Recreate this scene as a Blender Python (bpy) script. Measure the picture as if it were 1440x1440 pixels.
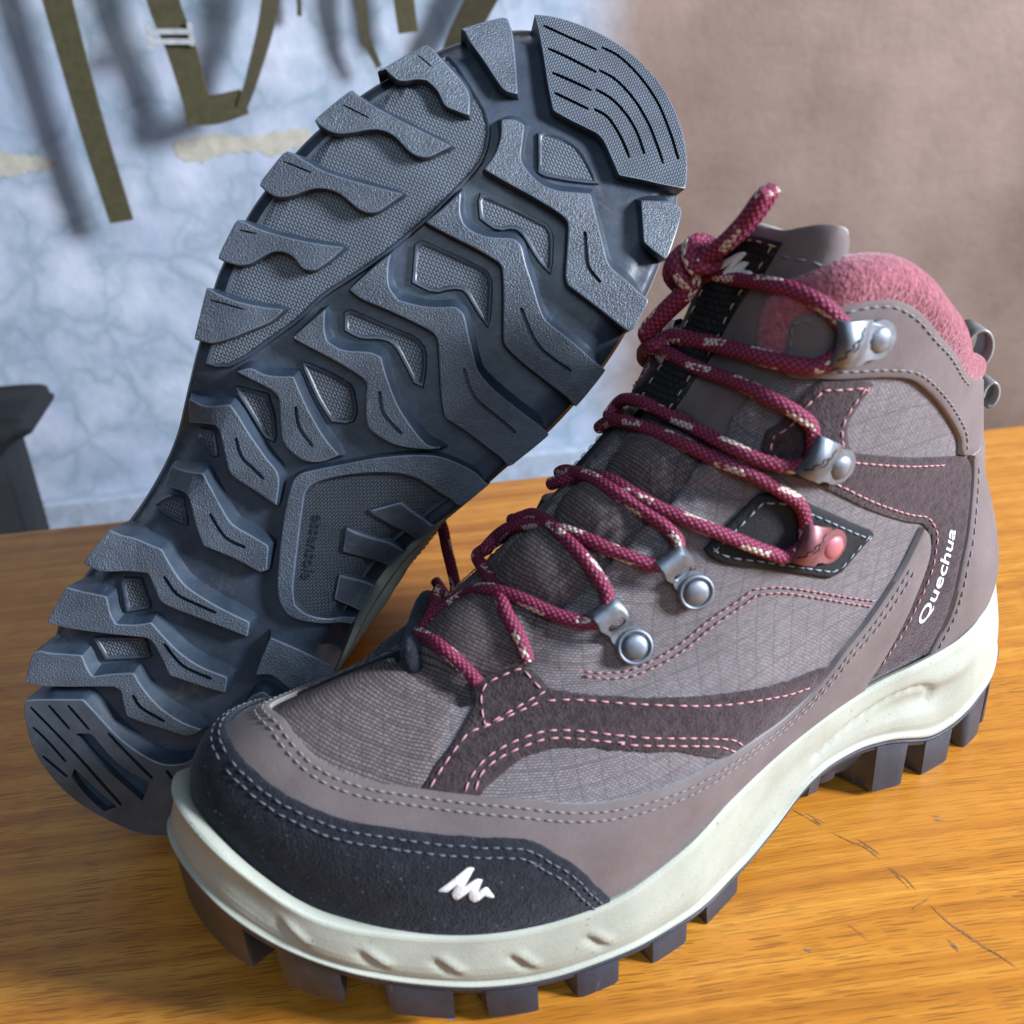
import bpy, bmesh, math, random
import numpy as np
from mathutils import Vector, Matrix
from mathutils.geometry import delaunay_2d_cdt

for _o in list(bpy.data.objects):
    bpy.data.objects.remove(_o)
SC = bpy.context.scene
COL = SC.collection
random.seed(4)
RNG = np.random.default_rng(4)

# ------------------------------------------------------------------ camera
# World frame: z = 0 is the table top, the standing boot's heel is at the origin
# and its toe points along +x.  Metres.
CAM_POS = Vector((0.29729, 0.19833, 0.25908))
CAM_R = Vector((-0.8440, 0.5328, -0.0612))
CAM_U = Vector((-0.3130, -0.3968, 0.8629))
CAM_F = Vector((-0.4355, -0.7474, -0.5017))
cam_data = bpy.data.cameras.new('camera')
cam = bpy.data.objects.new('camera', cam_data)
COL.objects.link(cam)
cam.matrix_world = Matrix(((CAM_R.x, CAM_U.x, -CAM_F.x, CAM_POS.x),
                           (CAM_R.y, CAM_U.y, -CAM_F.y, CAM_POS.y),
                           (CAM_R.z, CAM_U.z, -CAM_F.z, CAM_POS.z), (0, 0, 0, 1)))
cam_data.sensor_width = 36.0
cam_data.lens = 1493.54 / 1440 * 36.0
cam_data.clip_start = 0.02
cam_data.clip_end = 50
cam_data.dof.use_dof = True
cam_data.dof.focus_distance = 0.338
cam_data.dof.aperture_fstop = 14.0
SC.camera = cam

# ------------------------------------------------------------------ light
world = bpy.data.worlds.new('World')
SC.world = world
world.use_nodes = True
bg = world.node_tree.nodes['Background']
bg.inputs[0].default_value = (0.72, 0.80, 1.0, 1)
bg.inputs[1].default_value = 0.06


def area_light(name, loc, target, size, size_y, power, color):
    d = bpy.data.lights.new(name, 'AREA')
    d.shape = 'RECTANGLE'
    d.size = size
    d.size_y = size_y
    d.energy = power
    d.color = color
    o = bpy.data.objects.new(name, d)
    COL.objects.link(o)
    o.location = loc
    o.rotation_euler = (Vector(target) - Vector(loc)).to_track_quat('-Z', 'Y').to_euler()
    return o


# table frame: TD runs along the far edge (to the right in view), TN points away from the camera
TD = Vector((-0.8988, 0.4384, 0))
TN = Vector((-0.4384, -0.8988, 0))
# daylight from a tall window to the right of the table, a little on the camera's side
area_light('window_light', TD * 1.35 - TN * 0.60 + Vector((0, 0, 0.80)), (0.13, 0, 0.06), 0.38, 0.55, 88, (0.84, 0.91, 1.0))
# weaker fill lamp added behind the camera, slightly left; no real source there
area_light('fill_light', -TD * 0.10 - TN * 1.3 + Vector((0, 0, 1.35)), (0.15, 0, 0.08), 1.0, 1.0, 11, (0.62, 0.81, 1.0))

SC.view_settings.view_transform = 'Standard'
SC.view_settings.look = 'None'
SC.view_settings.exposure = 0.16
SC.view_settings.gamma = 1.0
SC.view_settings.use_curve_mapping = False
SC.render.engine = 'CYCLES'

# ------------------------------------------------------------------ helpers


def link(o, parent=None):
    COL.objects.link(o)
    if parent is not None:
        o.parent = parent
    return o


def empty(name, parent=None):
    o = bpy.data.objects.new(name, None)
    o.empty_display_size = 0.02
    return link(o, parent)


def tag(o, label=None, cat=None, group=None, kind=None):
    for k, v in (('label', label), ('category', cat), ('group', group), ('kind', kind)):
        if v is not None:
            o[k] = v
    return o


def mk(name, verts, faces, mat, parent=None, smooth=True, uv=None, mats=None, fmat=None):
    me = bpy.data.meshes.new(name)
    me.from_pydata([tuple(map(float, v)) for v in verts], [], [tuple(map(int, f)) for f in faces])
    if uv is not None:
        lay = me.uv_layers.new(name='uv')
        vi = np.zeros(len(me.loops), dtype=np.int32)
        me.loops.foreach_get('vertex_index', vi)
        lay.data.foreach_set('uv', np.asarray(uv, dtype=np.float32)[vi].ravel())
    for m in ([mat] if mats is None else mats):
        me.materials.append(m)
    if fmat is not None:
        me.polygons.foreach_set('material_index', np.asarray(fmat, dtype=np.int32))
    if smooth is True:
        me.polygons.foreach_set('use_smooth', np.ones(len(me.polygons), dtype=bool))
    elif smooth is not False:
        me.polygons.foreach_set('use_smooth', np.asarray(smooth, dtype=bool))
    me.validate()
    me.update()
    return link(bpy.data.objects.new(name, me), parent)


def auto_smooth(o, deg=35):
    """mark edges sharper than deg as sharp"""
    bm = bmesh.new()
    bm.from_mesh(o.data)
    bm.normal_update()
    a = math.radians(deg)
    for e in bm.edges:
        if len(e.link_faces) == 2 and e.calc_face_angle(0) > a:
            e.smooth = False
    bm.to_mesh(o.data)
    bm.free()
    return o


def fix_normals(o):
    bm = bmesh.new()
    bm.from_mesh(o.data)
    bmesh.ops.recalc_face_normals(bm, faces=bm.faces)
    bm.to_mesh(o.data)
    bm.free()
    return o


def in_poly(pts, poly):
    pts = np.asarray(pts, float)
    poly = np.asarray(poly, float)
    x, y = pts[:, 0][:, None], pts[:, 1][:, None]
    x0, y0 = poly[:, 0], poly[:, 1]
    x1, y1 = np.roll(x0, -1), np.roll(y0, -1)
    with np.errstate(divide='ignore', invalid='ignore'):
        c = ((y0 > y) != (y1 > y)) & (x < (x1 - x0) * (y - y0) / (y1 - y0) + x0)
    return c.sum(1) % 2 == 1


def seg_dist(pts, poly):
    """distance of points to a closed polyline"""
    pts = np.asarray(pts, float)
    a = np.asarray(poly, float)
    b = np.roll(a, -1, 0)
    best = np.full(len(pts), 1e9)
    for i in range(len(a)):
        d = b[i] - a[i]
        L = (d * d).sum()
        if L < 1e-18:
            continue
        t = np.clip(((pts - a[i]) @ d) / L, 0, 1)
        best = np.minimum(best, np.linalg.norm(pts - a[i] - t[:, None] * d, axis=1))
    return best


def tri_fill(loops, step=0.0, margin=0.35):
    """loops[0] outer, others holes (2-D arrays).  Returns (pts, tris, n_loop_pts)."""
    pts, edges = [], []
    for lp in loops:
        b = len(pts)
        n = len(lp)
        pts += [Vector((float(p[0]), float(p[1]))) for p in lp]
        edges += [(b + i, b + (i + 1) % n) for i in range(n)]
    nb = len(pts)
    if step > 0:
        o = np.asarray(loops[0], float)
        lo, hi = o.min(0), o.max(0)
        gx, gy = np.meshgrid(np.arange(lo[0] + step * .5, hi[0], step), np.arange(lo[1] + step * .5, hi[1], step * .866))
        gx = gx + (np.arange(gx.shape[0]) % 2)[:, None] * step * .5
        g = np.c_[gx.ravel(), gy.ravel()]
        if len(g):
            k = in_poly(g, o)
            for h in loops[1:]:
                k &= ~in_poly(g, h)
            g = g[k]
        if len(g):
            k = np.ones(len(g), bool)
            for lp in loops:
                k &= seg_dist(g, lp) > step * margin
            pts += [Vector((float(a), float(b))) for a, b in g[k]]
    v, e, f, ov, oe, of = delaunay_2d_cdt(pts, edges, [], 0, 1e-9)
    V = np.array([(p.x, p.y) for p in v])
    Ft = np.array([t for t in f if len(t) == 3])
    c = V[Ft].mean(1)
    k = in_poly(c, loops[0])
    for h in loops[1:]:
        k &= ~in_poly(c, h)
    Ft = Ft[k]
    # orientation: counter-clockwise
    a = V[Ft]
    ar = (a[:, 1, 0] - a[:, 0, 0]) * (a[:, 2, 1] - a[:, 0, 1]) - (a[:, 1, 1] - a[:, 0, 1]) * (a[:, 2, 0] - a[:, 0, 0])
    Ft[ar < 0] = Ft[ar < 0][:, ::-1]
    Ft = Ft[np.abs(ar) > 1e-12]
    # map input index -> output index for boundary points
    mp = {}
    for i, src in enumerate(ov):
        for s in src:
            mp[s] = i
    return V, Ft, [mp.get(i, 0) for i in range(nb)]


def smooth_loop(p, closed=True, step=0.0015, corner=48, tension=1.0):
    """Catmull-Rom through the points, kept sharp where the traced outline turns hard."""
    p = np.asarray(p, float)
    n = len(p)
    out = []
    segs = n if closed else n - 1

    def is_corner(i):
        if not closed and (i == 0 or i == n - 1):
            return True
        a = p[i] - p[(i - 1) % n]
        b = p[(i + 1) % n] - p[i]
        la, lb = np.linalg.norm(a), np.linalg.norm(b)
        if la < 1e-12 or lb < 1e-12:
            return False
        return math.degrees(math.acos(np.clip((a @ b) / la / lb, -1, 1))) > corner
    cs = [is_corner(i) for i in range(n)]
    for i in range(segs):
        b, c = p[i], p[(i + 1) % n]
        a = p[(i - 1) % n] if not cs[i] else 2 * b - c
        d = p[(i + 2) % n] if not cs[(i + 1) % n] else 2 * c - b
        k = max(1, int(round(np.linalg.norm(c - b) / step)))
        # limit tangents on uneven spacing
        L = np.linalg.norm(c - b)
        m0 = .5 * (c - a)
        m1 = .5 * (d - b)
        for m in (m0, m1):
            lm = np.linalg.norm(m)
            if lm > 1.2 * L:
                m *= 1.2 * L / lm
        for j in range(k):
            t = j / k
            h00, h10, h01, h11 = 2 * t**3 - 3 * t * t + 1, t**3 - 2 * t * t + t, -2 * t**3 + 3 * t * t, t**3 - t * t
            out.append(h00 * b + h10 * m0 + h01 * c + h11 * m1)
    if not closed:
        out.append(p[-1])
    return np.array(out)


def chaikin(p, it=1, r=0.25):
    p = np.asarray(p, float)
    for _ in range(it):
        q = np.roll(p, -1, 0)
        p = np.stack([p * (1 - r) + q * r, p * r + q * (1 - r)], 1).reshape(-1, 2)
    return p


def area2(p):
    p = np.asarray(p, float)
    q = np.roll(p, -1, 0)
    return .5 * (p[:, 0] * q[:, 1] - p[:, 1] * q[:, 0]).sum()


def ccw(p):
    p = np.asarray(p, float)
    return p if area2(p) > 0 else p[::-1].copy()


def inset2(poly, d, maxm=2.0):
    """inset of a CCW polygon by d (array or scalar), mitred"""
    poly = np.asarray(poly, float)
    a = poly - np.roll(poly, 1, 0)
    b = np.roll(poly, -1, 0) - poly
    a /= np.maximum(np.linalg.norm(a, axis=1), 1e-12)[:, None]
    b /= np.maximum(np.linalg.norm(b, axis=1), 1e-12)[:, None]
    na = np.stack([-a[:, 1], a[:, 0]], 1)
    nb = np.stack([-b[:, 1], b[:, 0]], 1)
    m = na + nb
    l2 = np.maximum((m * m).sum(1), 1e-6)
    m = m * (2 / l2)[:, None]
    ln = np.linalg.norm(m, axis=1)
    m *= np.minimum(1, maxm / ln)[:, None]
    return poly + m * np.asarray(d).reshape(-1, 1) if np.ndim(d) else poly + m * d


def smoothstep(a, b, x):
    t = np.clip((np.asarray(x, float) - a) / (b - a), 0, 1)
    return t * t * (3 - 2 * t)


def bump(a, x, w):
    return np.exp(-((np.asarray(x, float) - a) / w) ** 2)

# ------------------------------------------------------------------ materials
M = {}


class NT:
    """small node-tree writer"""

    def __init__(self, name):
        self.mat = bpy.data.materials.new(name)
        self.mat.use_nodes = True
        self.t = self.mat.node_tree
        self.b = self.t.nodes['Principled BSDF']
        self.out = self.t.nodes['Material Output']
        M[name] = self.mat

    def n(self, typ, **kw):
        nd = self.t.nodes.new(typ)
        for k, v in kw.items():
            setattr(nd, k, v)
        return nd

    def l(self, a, b):
        self.t.links.new(a, b)

    def set(self, **kw):
        for k, v in kw.items():
            self.b.inputs[k.replace('_', ' ')].default_value = v

    def coord(self, kind='Object', scale=(1, 1, 1), rot=(0, 0, 0), loc=(0, 0, 0)):
        tc = self.n('ShaderNodeTexCoord')
        mp = self.n('ShaderNodeMapping')
        mp.inputs['Scale'].default_value = scale
        mp.inputs['Rotation'].default_value = rot
        mp.inputs['Location'].default_value = loc
        self.l(tc.outputs[kind], mp.inputs['Vector'])
        return mp.outputs['Vector']

    def noise(self, vec, scale, detail=3, rough=.55, dist=0.0):
        nd = self.n('ShaderNodeTexNoise')
        nd.inputs['Scale'].default_value = scale
        nd.inputs['Detail'].default_value = detail
        nd.inputs['Roughness'].default_value = rough
        nd.inputs['Distortion'].default_value = dist
        self.l(vec, nd.inputs['Vector'])
        return nd.outputs['Fac']

    def ramp(self, fac, stops, interp='LINEAR'):
        nd = self.n('ShaderNodeValToRGB')
        cr = nd.color_ramp
        cr.interpolation = interp
        while len(cr.elements) < len(stops):
            cr.elements.new(.5)
        for e, (p, c) in zip(cr.elements, stops):
            e.position = p
            e.color = (*c, 1) if len(c) == 3 else c
        self.l(fac, nd.inputs['Fac'])
        return nd.outputs['Color']

    def mix(self, fac, a, b, mode='MIX'):
        nd = self.n('ShaderNodeMix', data_type='RGBA', blend_type=mode)
        for s, v in ((nd.inputs[0], fac), (nd.inputs[6], a), (nd.inputs[7], b)):
            if hasattr(v, 'links') or isinstance(v, bpy.types.NodeSocket):
                self.l(v, s)
            elif isinstance(v, (int, float)):
                s.default_value = v
            else:
                s.default_value = (*v, 1) if len(v) == 3 else v
        return nd.outputs[2]

    def math(self, op, a, b=None, c=None, clamp=False):
        nd = self.n('ShaderNodeMath', operation=op, use_clamp=clamp)
        for i, v in enumerate((a, b, c)):
            if v is None:
                continue
            if isinstance(v, bpy.types.NodeSocket):
                self.l(v, nd.inputs[i])
            else:
                nd.inputs[i].default_value = v
        return nd.outputs[0]

    def bump(self, h, strength=.5, dist=.001, prev=None):
        nd = self.n('ShaderNodeBump')
        nd.inputs['Strength'].default_value = strength
        nd.inputs['Distance'].default_value = dist
        self.l(h, nd.inputs['Height'])
        if prev is not None:
            self.l(prev, nd.inputs['Normal'])
        return nd.outputs['Normal']

    def col(self, s):
        self.l(s, self.b.inputs['Base Color'])

    def nor(self, s):
        self.l(s, self.b.inputs['Normal'])

    def rgh(self, s):
        self.l(s, self.b.inputs['Roughness'])


def leather(name, c0, c1, rough=.85, grain=1500, depth=.0004, strength=.5, mott=120, sheen=0.0, sheen_tint=(1, 1, 1), speck=None):
    t = NT(name)
    v = t.coord()
    a = t.noise(v, mott, 5, .62)
    fine = t.noise(v, grain, 2, .6)
    f = t.math('ADD', t.math('MULTIPLY', a, .65), t.math('MULTIPLY', fine, .35))
    c = t.ramp(f, [(.32, c0), (.68, c1)])
    if speck:
        sp = t.noise(v, 900, 1, .5)
        k = t.math('GREATER_THAN', sp, speck[0])
        c = t.mix(k, c, speck[1])
    t.col(c)
    big = t.noise(v, grain * .3, 3, .6)
    h = t.math('ADD', fine, t.math('MULTIPLY', big, .8))
    t.nor(t.bump(h, strength, depth))
    t.set(Roughness=rough)
    t.b.inputs['Specular IOR Level'].default_value = .25
    if sheen:
        t.set(Sheen_Weight=sheen, Sheen_Roughness=.4)
        t.b.inputs['Sheen Tint'].default_value = (*sheen_tint, 1)
    return t


leather('nubuck', (.102, .080, .080), (.155, .125, .126), .80, 2200, .0002, .35, 60, .12, (.9, .9, 1))
leather('nubuck_edge', (.26, .24, .24), (.36, .34, .34), .9, 2200, .0002, .3)
leather('suede_brown', (.019, .012, .014), (.066, .046, .051), .95, 1300, .0006, .9, 420, .35, (.75, .65, .7))
leather('suede_black', (.006, .007, .011), (.021, .023, .032), .92, 1500, .0005, 1.0, 260, .14, (.6, .65, .85), (.745, (.13, .13, .16)))
leather('suede_pink', (.160, .042, .062), (.385, .135, .172), .95, 1000, .0010, 1.0, 520, .5, (1, .75, .8))
leather('black_trim', (.010, .010, .012), (.022, .022, .026), .8, 1800, .0004, .6)
leather('lining', (.018, .014, .015), (.04, .03, .032), .95, 900, .0006, .7)


def fabric(name, light, light2, dark, pitch=(.0017, .00085), strength=.6, rough=.8):
    t = NT(name)
    tc = t.n('ShaderNodeTexCoord')
    vec = tc.outputs['UV']
    # slight wobble so that the threads are not ruled
    nz = t.n('ShaderNodeTexNoise')
    nz.inputs['Scale'].default_value = 90
    t.l(vec, nz.inputs['Vector'])
    sub = t.n('ShaderNodeVectorMath', operation='SUBTRACT')
    t.l(nz.outputs['Color'], sub.inputs[0])
    sub.inputs[1].default_value = (.5, .5, .5)
    sc = t.n('ShaderNodeVectorMath', operation='SCALE')
    t.l(sub.outputs[0], sc.inputs[0])
    sc.inputs['Scale'].default_value = .0016
    add = t.n('ShaderNodeVectorMath', operation='ADD')
    t.l(vec, add.inputs[0])
    t.l(sc.outputs[0], add.inputs[1])
    br = t.n('ShaderNodeTexBrick')
    br.offset = .5
    br.inputs['Scale'].default_value = 1.0
    br.inputs['Brick Width'].default_value = pitch[0]
    br.inputs['Row Height'].default_value = pitch[1]
    br.inputs['Mortar Size'].default_value = pitch[1] * .16
    br.inputs['Mortar Smooth'].default_value = .6
    br.inputs['Bias'].default_value = .1
    br.inputs['Color1'].default_value = (*light, 1)
    br.inputs['Color2'].default_value = (*light2, 1)
    br.inputs['Mortar'].default_value = (*dark, 1)
    t.l(add.outputs[0], br.inputs['Vector'])
    # ripstop lines
    sep = t.n('ShaderNodeSeparateXYZ')
    t.l(add.outputs[0], sep.inputs[0])
    fx = t.math('FRACT', t.math('MULTIPLY', sep.outputs[0], 1 / .0062))
    fy = t.math('FRACT', t.math('MULTIPLY', sep.outputs[1], 1 / .0052))
    line = t.math('MAXIMUM', t.math('LESS_THAN', fx, .07), t.math('LESS_THAN', fy, .08))
    v = t.coord()
    big = t.noise(v, 60, 3, .6)
    c = t.mix(t.math('MULTIPLY', line, .40), br.outputs['Color'], dark)
    c = t.mix(t.math('MULTIPLY', t.math('SUBTRACT', big, .42), .9, clamp=True), c, dark)
    t.col(c)
    h = t.math('SUBTRACT', 1.0, br.outputs['Fac'])
    t.nor(t.bump(h, strength, .0005))
    t.set(Roughness=rough)
    t.b.inputs['Specular IOR Level'].default_value = .3
    return t


fabric('fabric', (.235, .208, .222), (.170, .148, .157), (.060, .048, .052), (.00130, .00068))
fabric('fabric_tongue', (.165, .133, .137), (.112, .089, .091), (.034, .025, .027), (.00135, .00072))
fabric('fabric_vamp', (.165, .132, .138), (.115, .091, .096), (.036, .027, .029), (.00140, .00074))
fabric('webbing', (.016, .016, .019), (.010, .010, .012), (.003, .003, .004), (.0016, .0016), 1.0, .55)


def rubber(name, c0, c1, rough, pebble=0, weave=None, dirt=.0):
    t = NT(name)
    v = t.coord()
    a = t.noise(v, 70, 5, .65)
    c = t.ramp(a, [(.3, c0), (.7, c1)])
    if dirt:
        dn = t.noise(v, 38, 6, .7, .6)
        k = t.ramp(dn, [(.60, (0, 0, 0)), (.74, (1, 1, 1))])
        c = t.mix(t.math('MULTIPLY', k, dirt), c, (.16, .135, .10))
        sc = t.noise(t.coord('Object', (60, 900, 60), (0, 0, .5)), 1.0, 3, .6)
        k2 = t.ramp(sc, [(.66, (0, 0, 0)), (.74, (1, 1, 1))])
        c = t.mix(t.math('MULTIPLY', k2, .25), c, (.16, .18, .21))
    nrm = None
    if pebble:
        p = t.noise(v, pebble, 2, .5)
        nrm = t.bump(p, .75, .0006)
    if weave:
        vv = t.coord('Object', (1, 1, 1), (0, 0, weave[1]))
        br = t.n('ShaderNodeTexBrick')
        br.offset = .5
        for k_, x_ in (('Scale', 1.0), ('Brick Width', weave[0] * 1.5), ('Row Height', weave[0] * .75), ('Mortar Size', weave[0] * .16), ('Mortar Smooth', .5)):
            br.inputs[k_].default_value = x_
        t.l(vv, br.inputs['Vector'])
        h = t.math('SUBTRACT', 1.0, br.outputs['Fac'])
        nrm = t.bump(h, 1.0, .0007)
        c = t.mix(br.outputs['Fac'], c, (.018, .021, .026))
    t.col(c)
    if nrm is None:
        nrm = t.bump(t.noise(v, 300, 3, .6), .25, .0004)
    t.nor(nrm)
    rr = t.noise(v, 110, 4, .6)
    t.rgh(t.math('ADD', t.math('MULTIPLY', rr, .25), rough - .12))
    t.b.inputs['Specular IOR Level'].default_value = .5
    return t


rubber('rubber', (.016, .022, .034), (.044, .059, .086), .38, 0, None, .55)
rubber('lug_rubber', (.036, .047, .066), (.078, .097, .128), .42, 1900, None, .30)
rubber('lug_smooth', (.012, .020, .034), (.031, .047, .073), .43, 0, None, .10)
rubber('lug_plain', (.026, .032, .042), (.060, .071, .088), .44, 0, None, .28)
rubber('lug_edge_highlight', (.058, .074, .102), (.115, .142, .184), .42, 0, None, .25)  # paler bevel colour: edge highlights painted onto the lugs
rubber('weave_rubber', (.080, .098, .128), (.130, .156, .198), .46, 0, (.00105, .95), .30)
rubber('weave_fine', (.048, .058, .074), (.075, .090, .112), .46, 0, (.0010, -.25))
rubber('weave_toe', (.085, .106, .140), (.130, .158, .200), .42, 0, (.0009, .1), .2)

t = NT('cream')
v = t.coord()
a = t.noise(v, 60, 4, .6)
c = t.ramp(a, [(.3, (.285, .292, .246)), (.7, (.36, .369, .314))])
sp = t.noise(v, 700, 2, .5)
c = t.mix(t.math('MULTIPLY', t.math('GREATER_THAN', sp, .72), .7), c, (.12, .11, .10))
sm = t.noise(v, 90, 5, .7, .5)
c = t.mix(t.ramp(sm, [(.58, (0, 0, 0)), (.72, (.35, .35, .35))]), c, (.36, .35, .31))
t.col(c)
t.nor(t.bump(t.noise(v, 1400, 3, .6), .35, .0003))
t.set(Roughness=.58)
t.b.inputs['Subsurface Weight'].default_value = .0

for nm, c in (('thread_pink', (.52, .25, .27)), ('thread_grey', (.20, .185, .19)), ('thread_pale', (.42, .36, .38)), ('thread_navy', (.10, .115, .15)), ('thread_gold', (.42, .34, .22))):
    t = NT(nm)
    t.set(**{'Base_Color': (*c, 1), 'Roughness': .7})

# braided lace: uv.x runs along the cord in metres, uv.y runs round it
t = NT('lace')
tc = t.n('ShaderNodeTexCoord')
sep = t.n('ShaderNodeSeparateXYZ')
t.l(tc.outputs['UV'], sep.inputs[0])
s, w = sep.outputs[0], sep.outputs[1]
p1 = t.math('ADD', t.math('MULTIPLY', s, 1 / .0019), t.math('MULTIPLY', w, 7.0))
p2 = t.math('SUBTRACT', t.math('MULTIPLY', s, 1 / .0019), t.math('MULTIPLY', w, 7.0))
h1 = t.math('ABSOLUTE', t.math('SINE', t.math('MULTIPLY', p1, math.pi)))
h2 = t.math('ABSOLUTE', t.math('SINE', t.math('MULTIPLY', p2, math.pi)))
hh = t.math('MULTIPLY', h1, h2)
base = t.ramp(hh, [(.0, (.080, .008, .025)), (.40, (.185, .019, .058)), (1.0, (.290, .040, .102))])
# cream flecks: one strand in the braid shows every few millimetres
cell = t.math('FLOOR', p1)
wn = t.n('ShaderNodeTexWhiteNoise', noise_dimensions='2D')
cmb = t.n('ShaderNodeCombineXYZ')
t.l(cell, cmb.inputs[0])
t.l(t.math('FLOOR', p2), cmb.inputs[1])
t.l(cmb.outputs[0], wn.inputs['Vector'])
per = t.math('FRACT', t.math('MULTIPLY', s, 1 / .0165))
gate = t.math('LESS_THAN', per, .50)
band = t.math('LESS_THAN', t.math('ABSOLUTE', t.math('SUBTRACT', t.math('FRACT', t.math('ADD', t.math('MULTIPLY', w, 2.0), t.math('MULTIPLY', s, 1 / .041))), .5)), .15)
fl = t.math('MULTIPLY', t.math('MULTIPLY', gate, band), t.math('GREATER_THAN', hh, .14))
fl = t.math('MULTIPLY', fl, t.math('GREATER_THAN', wn.outputs['Value'], .18))
t.col(t.mix(fl, base, (.62, .50, .44)))
t.nor(t.bump(hh, .7, .0004))
t.set(Roughness=.62)
t.b.inputs['Specular IOR Level'].default_value = .35

t = NT('metal')
v = t.coord()
t.set(Metallic=1.0)
t.col(t.ramp(t.noise(v, 260, 4, .6), [(.3, (.15, .17, .20)), (.7, (.27, .30, .35))]))
t.rgh(t.math('ADD', t.math('MULTIPLY', t.noise(v, 500, 4, .7), .26), .42))
t = NT('metal_maroon')
t.set(Metallic=.75)
t.col(t.ramp(t.noise(v := t.coord(), 260, 4, .6), [(.3, (.19, .075, .09)), (.7, (.29, .135, .155))]))
t.set(Roughness=.5)
t = NT('rivet_pink')
t.set(**{'Base_Color': (.42, .13, .15, 1), 'Roughness': .5, 'Metallic': .2})
t = NT('print_white')
v = t.coord()
t.col(t.ramp(t.noise(v, 1500, 3, .65), [(.30, (.46, .46, .47)), (.48, (.68, .68, .69))]))
t.nor(t.bump(t.noise(v, 1500, 2, .6), .5, .0004))
t.set(Roughness=.7)
t = NT('thread_bluegrey')
t.set(**{'Base_Color': (.22, .27, .33, 1), 'Roughness': .7})
t = NT('loop_tape')
t.set(**{'Base_Color': (.16, .155, .15, 1), 'Roughness': .4})

t = NT('thread_rose')
t.set(**{'Base_Color': (.34, .15, .17, 1), 'Roughness': .75})

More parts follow.
